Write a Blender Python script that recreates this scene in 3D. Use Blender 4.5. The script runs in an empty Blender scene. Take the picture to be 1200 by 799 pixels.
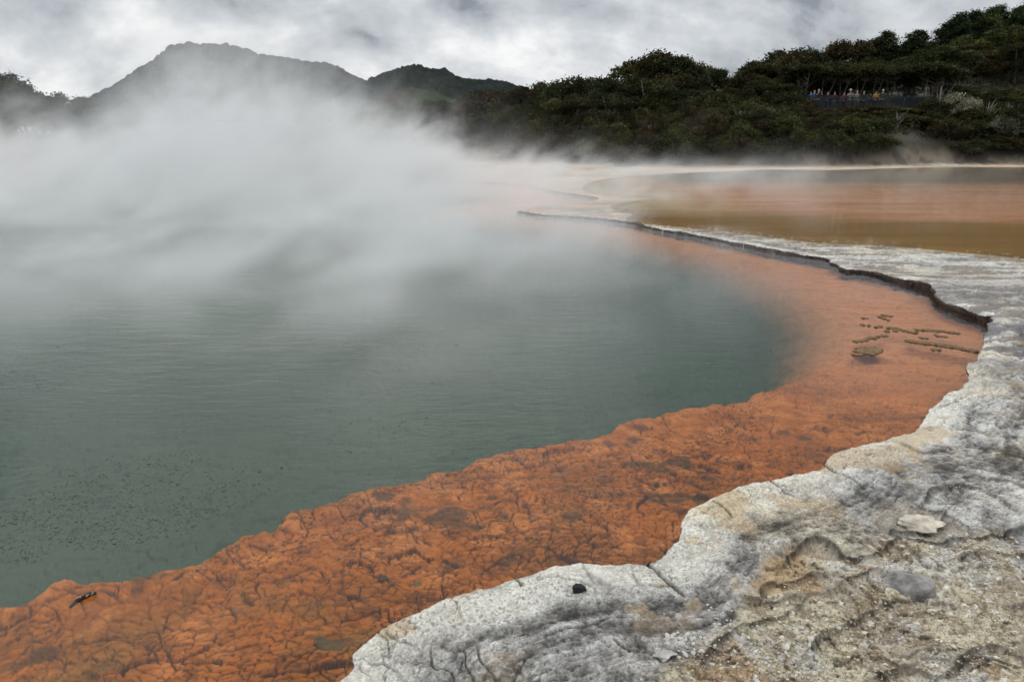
import bpy, math, random, time
T0 = time.time()
def tick(s): print('TICK %-12s %.1f' % (s, time.time() - T0))
import numpy as np
from mathutils import Vector, Matrix, Euler
R = math.radians
rnd = random.Random(7)
S = bpy.context.scene
COL = S.collection

# ------------------------------------------------------------------ camera
CAMZ, PITCH, F = 2.2, R(16.8), 800.0
cam = bpy.data.cameras.new('camera'); co = bpy.data.objects.new('camera', cam); COL.objects.link(co)
co.location = (0, 0, CAMZ); co.rotation_euler = (R(90) - PITCH, 0, 0)
cam.sensor_width = 36; cam.lens = 24.0; cam.clip_start = 0.05; cam.clip_end = 20000
S.camera = co
cP, sP = math.cos(PITCH), math.sin(PITCH)
def ray(px, py):
    dx, dy = (px - 600) / F, (399.5 - py) / F
    return Vector((dx, cP + sP * dy, -sP + cP * dy))
def P(px, py, z=0.0):
    d = ray(px, py); t = (z - CAMZ) / d.z
    return (d.x * t, d.y * t)
def at(px, py, Y):
    d = ray(px, py); t = Y / d.y
    return Vector((d.x * t, Y, CAMZ + d.z * t))

# ------------------------------------------------------------------ numpy noise
def hsh(ix, iy, s):
    n = (ix * 374761393 + iy * 668265263 + s * 1442695041) & 0xffffffff
    n = ((n ^ (n >> 13)) * 1274126177) & 0xffffffff
    n = n ^ (n >> 16)
    return n / 4294967296.0
def vn(x, y, s=0):
    ix = np.floor(x).astype(np.int64); iy = np.floor(y).astype(np.int64)
    fx = x - ix; fy = y - iy
    fx = fx * fx * fx * (fx * (fx * 6 - 15) + 10); fy = fy * fy * fy * (fy * (fy * 6 - 15) + 10)
    a = hsh(ix, iy, s); b = hsh(ix + 1, iy, s); c = hsh(ix, iy + 1, s); d = hsh(ix + 1, iy + 1, s)
    return (a + (b - a) * fx) * (1 - fy) + (c + (d - c) * fx) * fy
def fbm(x, y, s=0, o=4, g=0.5):
    t = 0; a = 1; w = 0
    for i in range(o):
        t = t + a * vn(x * 2 ** i + 17.3 * i, y * 2 ** i - 9.1 * i, s + i); w += a; a *= g
    return t / w
def worley(x, y, s=0):
    ix = np.floor(x).astype(np.int64); iy = np.floor(y).astype(np.int64)
    f1 = np.full(x.shape, 9.0); f2 = np.full(x.shape, 9.0); cid = np.zeros(x.shape)
    for dx in (-1, 0, 1):
        for dy in (-1, 0, 1):
            jx, jy = ix + dx, iy + dy
            px = jx + hsh(jx, jy, s); py = jy + hsh(jx, jy, s + 50)
            d = (px - x) ** 2 + (py - y) ** 2
            h = hsh(jx, jy, s + 99)
            m = d < f1
            f2 = np.where(m, f1, np.minimum(f2, d)); cid = np.where(m, h, cid); f1 = np.where(m, d, f1)
    return np.sqrt(f1), np.sqrt(f2), cid
def ss(a, b, x):
    t = np.clip((x - a) / (b - a), 0, 1); return t * t * (3 - 2 * t)
def lerp(a, b, t): return a + (b - a) * t
def mixc(c, col, t):
    return c + (np.array(col) - c) * t[..., None]

# ------------------------------------------------------------------ outlines (world xy, read off the shore's shape)
def catmull(pts, n=4):
    out = []; m = len(pts)
    for i in range(m - 1):
        p0, p1, p2, p3 = [np.array(pts[max(0, min(m - 1, j))]) for j in (i - 1, i, i + 1, i + 2)]
        for k in range(n):
            t = k / n
            out.append(0.5 * (2 * p1 + (p2 - p0) * t + (2 * p0 - 5 * p1 + 4 * p2 - p3) * t * t + (3 * p1 - p0 - 3 * p2 + p3) * t ** 3))
    out.append(np.array(pts[-1])); return out
RIMZ = 0.15
near_edge = [(385,799),(410,770),(440,745),(500,715),(560,692),(610,678),(680,663),(750,662),(775,650),(792,630),(797,608),(830,585),(870,568),(920,562),(960,548),(1000,525),(1060,505),(1082,492),(1088,480),(1100,470),(1130,447),(1136,432),(1147,420)]
far_edge = [(1150,404),(1162,388),(1156,381),(1140,373),(1108,362),(1092,350),(1088,341),(1062,334),(1038,327),(1012,321),(985,318),(975,308),(940,301),(905,295),(885,291),(850,284),(820,278),(790,273),(755,266),(742,262),(690,256),(640,253),(607,249)]
rim_w = [P(a, b, RIMZ) for a, b in near_edge] + [P(a, b, 0.0) for a, b in far_edge]
rim_curve = catmull([(-9, -3.2), (-5, -0.6), (-2.6, 1.0), (-1.5, 1.75)] + rim_w, 3)
shore = [P(a, b, 0.0) for a, b in [(640,243),(690,237),(700,232),(660,226),(600,217),(520,211),(430,207),(300,204),(150,203),(0,204),(-150,206)]]
pool_poly = rim_curve + catmull(shore, 3) + [np.array((-60, 34)), np.array((-70, -12)), np.array((-12, -8))]
shelf_px = [(-260,760),(-120,715),(0,705),(15,710),(40,708),(55,698),(80,685),(130,683),(170,675),(190,668),(235,662),(250,650),(280,633),(310,625),(330,610),(370,593),(395,590),(425,573),(460,570),(480,563),(510,552),(550,545),(590,530),(620,527),(660,518),(720,500),(750,490),(800,478),(840,472),(880,460),(920,438),(945,405),(955,380),(948,350),(922,325),(880,306),(830,292),(760,278),(690,264),(620,255),(560,250),(520,244),(560,238),(610,232),(560,222),(480,213),(300,209),(100,209),(-200,214)]
shelf_poly = catmull([P(a, b, -0.12) for a, b in shelf_px], 2) + [np.array((-60, 26)), np.array((-70, -4)), np.array((-14, 0.5))]
terr_px = [(1700,370),(1400,322),(1200,301),(1130,294),(1060,288),(1000,285),(950,282),(870,272),(800,264.5),(745,259),(752,250),(725,243),(738,237),(775,233),(720,229),(690,222),(700,213),(740,207),(800,203),(860,201),(900,199),(980,199.5),(1060,197),(1120,196),(1200,196),(1400,196),(1800,200)]
terr_poly = catmull([P(a, b, 0.10) for a, b in terr_px], 3) + [np.array((90, 60)), np.array((90, 3)), np.array((20, 3))]
rub_px = [(640,900),(700,830),(760,792),(800,772),(850,735),(885,705),(897,690),(905,668),(935,645),(960,640),(1000,650),(1045,630),(1075,622),(1120,630),(1200,618),(1400,590),(1900,560)]
rub_poly = catmull([P(a, b, RIMZ) for a, b in rub_px], 3) + [np.array((9, -4)), np.array((-1, -4))]

def sdist(x, y, poly):
    """signed distance, positive inside"""
    d = np.full(x.shape, 1e9); ins = np.zeros(x.shape, bool)
    n = len(poly)
    for i in range(n):
        ax, ay = poly[i]; bx, by = poly[(i + 1) % n]
        ex, ey = bx - ax, by - ay; L = ex * ex + ey * ey
        if L < 1e-12: continue
        t = np.clip(((x - ax) * ex + (y - ay) * ey) / L, 0, 1)
        d = np.minimum(d, (x - ax - t * ex) ** 2 + (y - ay - t * ey) ** 2)
        if ey != 0:
            ins ^= ((ay > y) != (by > y)) & (x < ex * (y - ay) / ey + ax)
    return np.where(ins, 1, -1) * np.sqrt(d)

def sd_grid(poly, a=3, b=2):
    """sdist on a thinned copy of the ground grid, interpolated back"""
    ci = np.unique(np.r_[0:NC:a, NC - 1]); ri = np.unique(np.r_[0:NR:b, NR - 1])
    d = sdist(X0[np.ix_(ri, ci)], Y0[np.ix_(ri, ci)], poly)
    d = np.stack([np.interp(np.arange(NC), ci, row_) for row_ in d])
    lo = np.clip(np.searchsorted(ri, np.arange(NR), 'right') - 1, 0, len(ri) - 2); t = ((np.arange(NR) - ri[lo]) / (ri[lo + 1] - ri[lo]))[:, None]
    return (d[lo] * (1 - t) + d[lo + 1] * t).ravel()

# ------------------------------------------------------------------ node helpers
def new_mat(name):
    m = bpy.data.materials.new(name); m.use_nodes = True; nt = m.node_tree; nt.nodes.clear()
    return m, nt, nt.nodes.new('ShaderNodeOutputMaterial')
def nd(nt, t, inp=None, **kw):
    n = nt.nodes.new(t)
    for k, v in kw.items(): setattr(n, k, v)
    for k, v in (inp or {}).items():
        if isinstance(v, bpy.types.NodeSocket): nt.links.new(v, n.inputs[k])
        else: n.inputs[k].default_value = v
    return n
def mth(nt, op, a, b=0.0, c=0.0, clamp=False):
    n = nt.nodes.new('ShaderNodeMath'); n.operation = op; n.use_clamp = clamp
    for i, v in enumerate((a, b, c)):
        if isinstance(v, bpy.types.NodeSocket): nt.links.new(v, n.inputs[i])
        else: n.inputs[i].default_value = v
    return n.outputs[0]
def vmul(nt, v, s):
    n = nt.nodes.new('ShaderNodeVectorMath'); n.operation = 'MULTIPLY'; nt.links.new(v, n.inputs[0]); n.inputs[1].default_value = s; return n.outputs[0]
def simple_mat(name, col, rough=0.8, var=0.15, scale=8.0, bump=0.0, metallic=0.0, obj_tint=False):
    m, nt, out = new_mat(name)
    tc = nd(nt, 'ShaderNodeTexCoord')
    nz = nd(nt, 'ShaderNodeTexNoise', {'Vector': tc.outputs['Object'], 'Scale': scale, 'Detail': 6.0, 'Roughness': 0.65})
    nzc = nd(nt, 'ShaderNodeMapRange', {'Value': nz.outputs['Fac'], 'From Min': .3, 'From Max': .7})
    k = mth(nt, 'MULTIPLY_ADD', nzc.outputs[0], 2 * var, 1 - var)
    vm = nd(nt, 'ShaderNodeVectorMath', {0: (*col[:3],), 'Scale': k}, operation='SCALE') if not obj_tint else None
    if obj_tint:
        oi = nd(nt, 'ShaderNodeObjectInfo')
        vm = nd(nt, 'ShaderNodeVectorMath', {0: oi.outputs['Color'], 'Scale': k}, operation='SCALE')
    b = nd(nt, 'ShaderNodeBsdfPrincipled', {'Base Color': vm.outputs[0], 'Roughness': rough, 'Metallic': metallic, 'Specular IOR Level': 0.3})
    if bump:
        bp = nd(nt, 'ShaderNodeBump', {'Height': nz.outputs['Fac'], 'Strength': bump, 'Distance': 0.02}); nt.links.new(bp.outputs[0], b.inputs['Normal'])
    nt.links.new(b.outputs[0], out.inputs[0]); return m

# ------------------------------------------------------------------ mesh helpers
def np_mesh(name, V, Fq, mat=None, smooth=True, col=None):
    me = bpy.data.meshes.new(name)
    V = np.asarray(V, np.float32); Fq = np.asarray(Fq, np.int32); k = Fq.shape[1]
    me.vertices.add(len(V)); me.vertices.foreach_set('co', V.ravel())
    me.loops.add(Fq.size); me.loops.foreach_set('vertex_index', Fq.ravel())
    me.polygons.add(len(Fq)); me.polygons.foreach_set('loop_start', np.arange(0, Fq.size, k, dtype=np.int32))
    me.polygons.foreach_set('use_smooth', np.full(len(Fq), smooth))
    me.update(calc_edges=True)
    if col is not None:
        a = me.color_attributes.new('Col', 'FLOAT_COLOR', 'POINT')
        c = np.ones((len(V), 4), np.float32); c[:, :col.shape[1]] = col; a.data.foreach_set('color', c.ravel())
    if mat: me.materials.append(mat)
    return me
def link(name, me, parent=None, loc=(0, 0, 0), rz=0.0, **props):
    o = bpy.data.objects.new(name, me); COL.objects.link(o); o.location = loc; o.rotation_euler = (0, 0, rz)
    if parent: o.parent = parent
    for k, v in props.items(): o[k] = v
    return o
class MB:
    def __init__(s): s.v = []; s.f = []
    def add(s, v, f):
        o = len(s.v); s.v += [tuple(p) for p in v]; s.f += [tuple(i + o for i in q) for q in f]; return s
    def box(s, c, d, rz=0.0, ch=0.0):
        c = Vector(c); m = Matrix.Rotation(rz, 3, 'Z')
        v = [c + m @ Vector((x * d[0] / 2, y * d[1] / 2, z * d[2] / 2)) for z in (-1, 1) for x, y in ((-1, -1), (1, -1), (1, 1), (-1, 1))]
        return s.add(v, [(3, 2, 1, 0), (4, 5, 6, 7), (0, 1, 5, 4), (1, 2, 6, 5), (2, 3, 7, 6), (3, 0, 4, 7)])
    def tube(s, pts, rad, n=7):
        pts = [Vector(p) for p in pts]; vs = []; fs = []
        for i, p in enumerate(pts):
            t = (pts[min(i + 1, len(pts) - 1)] - pts[max(i - 1, 0)]).normalized()
            a = t.cross(Vector((0.31, 0.95, 0.1))).normalized(); b = t.cross(a)
            r = rad[i] if hasattr(rad, '__len__') else rad
            vs += [p + (a * math.cos(2 * math.pi * k / n) + b * math.sin(2 * math.pi * k / n)) * r for k in range(n)]
        for i in range(len(pts) - 1):
            fs += [(i * n + k, i * n + (k + 1) % n, (i + 1) * n + (k + 1) % n, (i + 1) * n + k) for k in range(n)]
        fs += [tuple(range(n))[::-1], tuple((len(pts) - 1) * n + k for k in range(n))]
        return s.add(vs, fs)
    def mesh(s, name, mat, smooth=False):
        me = bpy.data.meshes.new(name); me.from_pydata(s.v, [], s.f); me.materials.append(mat)
        if smooth: me.polygons.foreach_set('use_smooth', [True] * len(me.polygons))
        me.update(); return me

# ------------------------------------------------------------------ ground grid
th = np.concatenate([np.radians(np.linspace(-89, -42, 50)), np.radians(np.linspace(-41.8, 41.8, 1180)), np.radians(np.linspace(42, 64, 130)), np.radians(np.linspace(64.5, 89, 24))])
el = np.concatenate([np.linspace(75, 47, 24), np.linspace(46.5, 3.5, 790), np.linspace(3.48, 1.0, 150), [0.8,0.7,0.6,0.5,0.4,0.3,0.2,0.1,0.05,0.03,0.02]])
rr = CAMZ / np.tan(np.radians(el))
TH, RR = np.meshgrid(th, rr)
X0 = (RR * np.sin(TH)); Y0 = (RR * np.cos(TH))
NR, NC = X0.shape
x = X0.ravel(); y = Y0.ravel(); r = RR.ravel()
wx = (fbm(x * 1.3, y * 1.3, 5, 4) - .5); wy = (fbm(x * 1.3, y * 1.3, 15, 4) - .5)
sdp = sd_grid(pool_poly)
sdp = sdp + 0.10 * (fbm(x * 2.2, y * 2.2, 3, 4) - .5) + 0.035 * (fbm(x * 9, y * 9, 8, 3) - .5) + .22 * ss(6, 11, r) * (fbm(x * 3.5, y * 3.5, 9, 4, .6) - .5)   # + inside the pool
px_of = 600 + F * x / np.maximum(y * cP + (CAMZ) * sP, .1)
FULL = dict(x=x, y=y, r=r, wx=wx, wy=wy, sdp=sdp, px_of=px_of)
def take(mask):
    """the sheet's own vertices: every array cut down to them"""
    global x, y, r, wx, wy, sdp, px_of
    x, y, r, wx, wy, sdp, px_of = [FULL[k_][mask] for k_ in ('x', 'y', 'r', 'wx', 'wy', 'sdp', 'px_of')]
def grid_faces(keep):
    idx = np.arange(NR * NC).reshape(NR, NC)
    q = np.stack([idx[:-1, :-1], idx[:-1, 1:], idx[1:, 1:], idx[1:, :-1]], -1).reshape(-1, 4)
    k = keep[q].all(1); q = q[k]
    remap = np.full(NR * NC, -1, np.int64); remap[np.flatnonzero(keep)] = np.arange(keep.sum())
    return remap[q]

# --- hill under the bush
def hill(x, y):
    """bank and wooded slope beyond the far shore"""
    pxx = np.clip(600 + F * x / np.maximum(y, 1), -400, 1700)
    D0 = np.interp(pxx, [-400, 300, 620, 780, 1020, 1070, 1200, 1700], [52, 60, 54, 48.3, 48.0, 50.3, 50.5, 48])
    pl = np.interp(pxx, [-400, 100, 350, 520, 700, 850, 1000, 1200, 1700], [1.0, 1.0, .4, .7, 1.8, 3.0, 4.0, 4.0, 4.5])
    sl = np.interp(pxx, [-400, 350, 600, 800, 950, 1200, 1700], [.01, .0, .02, .07, .13, .27, .33])
    d = y - D0
    z = pl * (.35 * ss(0, 4, d) + .65 * ss(1, 14, d)) + sl * np.clip(d - 12, 0, 55)
    z = z + 0.5 * (fbm(x * .2, y * .2, 31, 3) - .5) * ss(1, 6, d)
    return z

tick('GROUND (')
# ================================================================== GROUND (sinter crust, terrace, banks)
wallw = np.clip(8 * FULL['r'] ** 2 / CAMZ * .00094, .10, 3.0)
keep = -FULL['sdp'] > -1.2 * wallw
take(keep); wallw = wallw[keep]
sdl = -sdp                                   # distance onto land
sdt = sd_grid(terr_poly)[keep] + 0.25 * (fbm(x * .8, y * .8, 41, 4) - .5) * ss(8, 16, r) + 0.05 * (fbm(x * 5, y * 5, 44, 3) - .5)
srub = sd_grid(rub_poly)[keep] + 0.34 * (fbm(x * 2.2, y * 2.2, 61, 5, .62) - .5)
near = 1 - ss(9, 20, r)
N = len(x)
n0 = fbm(x * .9, y * .9, 133, 4); n1 = fbm(x * 3.0 + wx, y * 3.0 + wy, 130, 5, .6); n2 = fbm(x * 11, y * 11, 131, 4, .6); n3 = fbm(x * 38, y * 38, 132, 3, .65); n4 = fbm(x * 90, y * 90, 134, 2, .6)
fr_ = r > 32; n2 = np.where(fr_, fbm(x * 1.2, y * .8, 135, 4, .6), n2); n3 = np.where(fr_, fbm(x * 2.0 + 5, y * 1.3, 136, 4, .6), n3); n4 = np.where(fr_, .5, n4)
top = RIMZ * lerp(1.0, .24, ss(5.5, 12.5, y)) * (1 + 1.3 * ss(4, 7, r) * (fbm(x * 1.6, y * 1.6, 78, 4) - .5)) * lerp(1, .6, ss(19.5, 23, y)) + 0.03 * (fbm(x * 1.1, y * 1.1, 71, 3) - .5)
def terrace(v, n, sharp=.12):
    t = v * n; b_ = np.floor(t); fr = t - b_
    return (b_ + ss(.5 - sharp, .5 + sharp, fr)) / n
# lobed lip, grown outwards in pillows
f1, f2, cid = worley(x * 3.6 + wx * 2.5 + n2 * .5, y * 3.6 + wy * 2.5 + n1 * .5, 80)
lipzone = 1 - ss(.12, .42, sdl + .3 * (n0 - .5))
lip = .016 * lipzone * np.sqrt(np.clip(1 - f1 ** 2, 0, 1)) + .010 * np.exp(-((sdl - .10) / .08) ** 2)
groove = (1 - ss(0, .07, f2 - f1)) * lipzone * ss(.42, .55, n1)
# contour banding running along the shore
cb = fbm(sdl * 10 + wx * 3 + 4, (x + y) * .9 + wy, 76, 5, .6); cb2 = fbm(sdl * 26 + wx * 6, (x * .8 - y) * 2.2, 77, 4, .6)
# a few long meandering cracks
c1 = np.abs(fbm(x * .75 + wx * .5, y * .75 + wy * .5, 84, 5, .55) - .5); crack = (1 - ss(.0012, .006, c1)) * ss(.60, .68, fbm(x * .6, y * .6, 85, 2))
c2 = np.abs(fbm(x * 2.6, y * 2.6, 86, 5, .6) - .5); crackb = (1 - ss(.001, .010, c2)) * ss(.50, .58, fbm(x * 1.3 + 2, y * 1.3, 87, 3))
sk_ = fbm(sdl * 20 + wx * 5, (x + y) * 1.5 + wy * 2, 142, 5, .65); skl = np.exp(-((np.abs((sk_ * 9) % 1 - .5)) / .07) ** 2) * ss(.42, .55, n1)
und = .030 * (n1 - .5) + .022 * (n2 - .5) + .010 * (n3 - .5) + .010 * (cb - .5) + .020 * (terrace(sk_, 9, .1) - .5) - .004 * skl + .004 * (n4 - .5)
# flaked hollows in the crust, their edges broken
fk = fbm(x * 1.05 + wx * .6 + 11, y * 1.6 + wy * .6, 90, 6, .60)
hol = ss(.565, .575, fk) + ss(.615, .622, fk) * .8
hole = hol * .6 * ss(.45, .75, sdl + .4 * (n0 - .5)) * near
zc = top + lip + und - .012 * crack - .006 * crackb - .010 * groove - .028 * hole + hole * .012 * (n3 - .5)
# ochre rubble: thin shelves of mud stepping down from the crust
inrub = ss(-.05, .05, srub)
def chain(px_pts, width, jit=.03):
    """distance to a broken line and the side on which it lies (positive: the lower side, towards the hollow)"""
    pl = catmull([P(a_, b_, RIMZ) for a_, b_ in px_pts], 3); A_ = np.array(pl); lo_, hi_ = A_.min(0) - width, A_.max(0) + width
    D = np.full(N, 9.0); Sg = np.ones(N); m_ = (x > lo_[0]) & (x < hi_[0]) & (y > lo_[1]) & (y < hi_[1])
    X_, Y_ = x[m_] + jit * (fbm(x[m_] * 5, y[m_] * 5, 301, 3, .55) - .5) * 2, y[m_] + jit * (fbm(x[m_] * 5 + 5, y[m_] * 5, 302, 3, .55) - .5) * 2
    d_ = np.full(X_.shape, 9.0); s_ = np.ones(X_.shape); pb_ = np.zeros(X_.shape)
    for (ax, ay), (bx, by) in zip(pl[:-1], pl[1:]):
        ex, ey = bx - ax, by - ay; t = np.clip(((X_ - ax) * ex + (Y_ - ay) * ey) / (ex * ex + ey * ey), 0, 1)
        dd = np.hypot(X_ - ax - t * ex, Y_ - ay - t * ey); cr_ = ((X_ - ax) * ey - (Y_ - ay) * ex) / math.hypot(ex, ey); k_ = (dd < d_ - 1e-5) | ((np.abs(dd - d_) <= 1e-5) & (np.abs(cr_) > pb_))
        d_ = np.where(k_, dd, d_); s_ = np.where(k_, np.sign(cr_), s_); pb_ = np.where(k_, np.abs(cr_), pb_)
    D[m_] = d_; Sg[m_] = s_
    return D, Sg
SC = [([(922,650),(930,640),(945,631),(957,629),(968,634),(980,642),(998,649)], .045), ([(998,649),(1015,645),(1032,637),(1046,628),(1049,622)], .040),
      ([(926,674),(938,668),(950,663),(966,662)], .035), ([(893,692),(898,684),(912,679),(934,681)], .035), ([(1055,621),(1075,628),(1095,634),(1125,629),(1165,622),(1210,613),(1260,606)], .050),
      ([(1085,584),(1090,575),(1104,569),(1126,566),(1146,569),(1166,578),(1182,588)], .035), ([(1045,617),(1072,619),(1080,615),(1098,613),(1110,606),(1111,600)], .035),
      ([(820,775),(838,752),(862,737),(884,724),(905,716),(930,706),(944,692)], .040), ([(1130,655),(1160,645),(1200,648),(1240,640)], .025), ([(940,765),(965,735),(1000,715),(1035,700)], .025),
      ([(1010,790),(1050,770),(1085,768),(1105,785)], .030), ([(1110,770),(1140,748),(1170,742),(1200,752),(1240,750)], .035), ([(880,700),(915,698),(950,684),(990,672),(1030,668)], .028), ([(1160,560),(1185,563),(1215,572)], .025), ([(1060,520),(1080,528),(1100,526)], .015)]
SD = np.zeros(N); SK = np.zeros(N)
for pp_, dz_ in SC:
    D_, Sg_ = chain(pp_, .5)
    SD = np.maximum(SD, .75 * dz_ * ss(-.012, .028, D_ * Sg_) * np.exp(-(D_ / .16) ** 1.5)); SD = np.where((Sg_ <= 0), SD - .010 * np.exp(-D_ / .05), SD)
    SK = np.maximum(SK, np.where(Sg_ > 0, np.exp(-(D_ / .022) ** 2), np.exp(-(D_ / .006) ** 2)) * (dz_ / .05) ** .5)
CK = np.zeros(N)
for pp_, w_ in [([(756,661),(766,668),(778,680),(790,689),(801,699)], .010), ([(964,543),(978,554),(995,561),(1012,573)], .009), ([(640,747),(672,738),(700,730),(716,724)], .004), ([(835,589),(850,596),(858,606)], .006), ([(606,680),(612,690)], .007), ([(902,566),(918,577),(930,581)], .005), ([(1075,497),(1092,504)], .006), ([(720,752),(738,764)], .004)]:
    D_, _s = chain(pp_, .1, .012); CK = np.maximum(CK, np.exp(-(D_ / w_) ** 2))
rl = fbm(x * 1.35 + wx * 1.2, y * 2.1 + wy * 1.2, 95, 7, .60) 
NS = 11
rterr = terrace(rl, NS, .07)
rfr = (rl * NS) % 1
B1_, B2_, Bc_ = worley(x * 9 + wx * 5 + n2, y * 11 + wy * 5 + n2, 97)
S1_, S2_, Sc_ = worley(x * 26 + wx * 9 + n3, y * 30 + wy * 9 + n3, 98)
gvl = ss(.46, .56, fbm(x * 1.9, y * 2.6, 96, 4))
zr = top - .004 - .07 * ss(0, .7, srub) + .15 * (rterr - .52) + .030 * np.clip(.55 - B1_, 0, 1) * (Bc_ > .55) + .012 * np.clip(.6 - S1_, 0, 1) * (Sc_ > .4) * (.3 + .7 * gvl) + .010 * (n3 - .5) + .004 * (n4 - .5)
zl = np.maximum(lerp(zc, zr, inrub) - SD - .022 * CK, .03)
zt = 0.085 + 0.012 * (fbm(x * .9, y * 2.5, 101, 4) - .5) 
zl = lerp(zl, zt, ss(-.12, .25, sdt))
h = hill(x, y)
zl = np.where(y > 40, np.maximum(zl, 0) + h, zl)
zl = zl + ss(40, 54, y) * (1 - ss(-.6, 0.0, sdt)) * 0.12 * fbm(x * .5, y * .5, 110, 4)
zl = zl + ss(54, 57, y) * .5 * (fbm(x * 1.1, y * 1.1, 111, 4) - .5) * ss(.1, .6, h)
lipr = 0.02
wdep = np.clip(((-sdl) / wallw - .15) / .85, 0, 1)         # 0 at the brink .. 1 at the foot
wallm = (sdl < 0.0)
def sdl_at(X_, Y_): return -(sdist(X_, Y_, pool_poly) + 0.10 * (fbm(X_ * 2.2, Y_ * 2.2, 3, 4) - .5) + 0.035 * (fbm(X_ * 9, Y_ * 9, 8, 3) - .5) + .22 * ss(6, 11, np.hypot(X_, Y_)) * (fbm(X_ * 3.5, Y_ * 3.5, 9, 4, .6) - .5))
X_, Y_ = x[wallm].copy(), y[wallm].copy(); tgt = .10 * ss(0, .25, wdep[wallm]) + .05 * (n1[wallm] - .5) * ss(0, .3, wdep[wallm])
for it in range(3):
    s0 = sdl_at(X_, Y_); gx_ = (sdl_at(X_ + .01, Y_) - s0) / .01; gy_ = (sdl_at(X_, Y_ + .01) - s0) / .01; g2 = np.maximum(gx_ ** 2 + gy_ ** 2, .5)
    st_ = np.clip((tgt if it == 2 else 0) - s0, -3, 3) / g2; X_ += gx_ * st_; Y_ += gy_ * st_
rounding = np.sqrt(np.clip(1 - np.clip((lipr - sdl) / lipr, 0, 1) ** 2, 0, 1))
zbr = top + lip - .012                       # the brink keeps the height of the lip
zg = np.where(sdl < 0, zbr * (1 - wdep) + (-.38) * wdep, zl - .012 * (1 - rounding) * (sdl < lipr))
xg, yg = x.copy(), y.copy(); xg[wallm] = X_; yg[wallm] = Y_
far_off = np.abs(sdl_at(X_, Y_) - tgt) + .25 * np.maximum(np.hypot(X_ - x[wallm], Y_ - y[wallm]) + sdl[wallm] - .3, 0) > .06     # foot that found no brink: sunk below the bed
zw_ = zg[wallm]; zw_[far_off] = -3.0; zg[wallm] = zw_; xw_, yw_ = xg[wallm], yg[wallm]; xw_[far_off] = x[wallm][far_off]; yw_[far_off] = y[wallm][far_off]; xg[wallm] = xw_; yg[wallm] = yw_
# --- ground colour (albedo)
hue_ = fbm(x * 1.7 + 9, y * 1.7, 140, 5, .6); sk_ = fbm(sdl * 16 + wx * 5, (x + y) * 1.6 + wy * 2, 142, 5, .65) if False else sk_
v = .24 * n1 + .20 * n2 + .18 * n3 + .14 * n4 + .24 * sk_
v = .5 + (v - .5) * 3.1
v = v - .20 * skl
lipb = (1 - ss(.08, .34, sdl + .35 * (n1 - .5))) * (.35 + .65 * (1 - ss(5, 9, r)))
band = ss(.14, .36, sdl + .3 * (n1 - .5)) * (1 - ss(.60, 1.05, sdl + .6 * (n0 - .5)))
v = v + .26 * lipb - .25 * band + .10 - .10 * ss(.9, 1.6, sdl + .6 * (n0 - .5)) * near
def ramp(v, stops):
    p_ = [q_[0] for q_ in stops]; return np.stack([np.interp(v, p_, [q_[1][k_] for q_ in stops]) for k_ in range(3)], -1)
C = ramp(v, [(.0, (.055, .052, .048)), (.22, (.12, .112, .10)), (.38, (.25, .235, .21)), (.52, (.39, .37, .335)), (.68, (.54, .52, .47)), (.9, (.70, .675, .60))])
cool = ss(.50, .60, hue_); warm = ss(.48, .38, hue_) if False else 1 - ss(.38, .47, hue_)
C = C * (1 + cool[..., None] * np.array((-.03, 0., .045)) + warm[..., None] * np.array((.06, 0., -.13)))
C = mixc(C, (.72, .68, .57), lipb * .45)
C = mixc(C, (.50, .37, .21), ss(.62, .68, fbm(x * 4, y * 4, 145, 4)) * (1 - ss(.2, .6, sdl)) * .6)
spk2 = ss(.56, .66, n4 * .6 + n3 * .4)
C = mixc(C, (.09, .085, .075), spk2 * .6 * (.3 + .7 * ss(.45, .6, n0)))
C = mixc(C, (.10, .085, .065), np.clip(crack * .9 + crackb * .55 + groove * .6, 0, .9) * ss(0, .05, sdl) * near)
he = np.clip(np.exp(-((fk - .563) / .007) ** 2) + np.exp(-((fk - .613) / .006) ** 2) * .8, 0, 1) * ss(.45, .75, sdl + .4 * (n0 - .5)) * near
C = mixc(C, (.30, .255, .19), np.clip(hole, 0, 1) * .7 * (1 - inrub))
C = mixc(C, (.06, .05, .04), he * .8 * (1 - inrub))
st = fbm(x * .9 + y * .25, y * 4.5 - x * .6, 150, 5, .6)
dkz = ss(3.9, 4.9, x) * ss(5.0, 6.5, y) * (1 - ss(9.0, 11.5, y))
C = mixc(C, (.135, .125, .135), ss(.43, .56, st) * dkz * .88)
st2 = fbm(x * 1.3, y * 5, 152, 5, .6)
C = mixc(C, (.19, .175, .155), ss(.50, .60, st2) * .7 * ss(6.0, 8.5, r))
C = mixc(C, (.56, .54, .48), ss(.48, .56, 1 - st2) * .45 * ss(9.5, 12, r))
RC = np.ones((N, 3)) * np.array((.35, .30, .225))
RC = mixc(RC, (.47, .42, .305), ss(.46, .56, n1))
RC = mixc(RC, (.47, .455, .42), ss(.52, .62, fbm(x * 2.3, y * 3.4, 160, 5, .6)) * .8)
RC = mixc(RC, (.34, .20, .09), ss(.57, .66, fbm(x * 2.4 + 3, y * 2.4, 161, 5)) * .65)
RC = mixc(RC, (.27, .29, .32), ss(.60, .68, fbm(x * 1.4, y * 2.4, 163, 4)) * .7)
RC = mixc(RC, (.17, .125, .075), ss(.53, .62, n2 * .7 + n3 * .3) * .75)
RC = mixc(RC, (.045, .035, .025), np.exp(-((rfr - .5 + .03) / .075) ** 2) * (.35 + .65 * ss(.42, .55, n2)) * .95)  # shade under the mud ledges put into the colour
RC = mixc(RC, (.62, .60, .53), (Sc_ > .82) * (1 - ss(.25, .42, S1_)) * gvl * .9)
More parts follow.
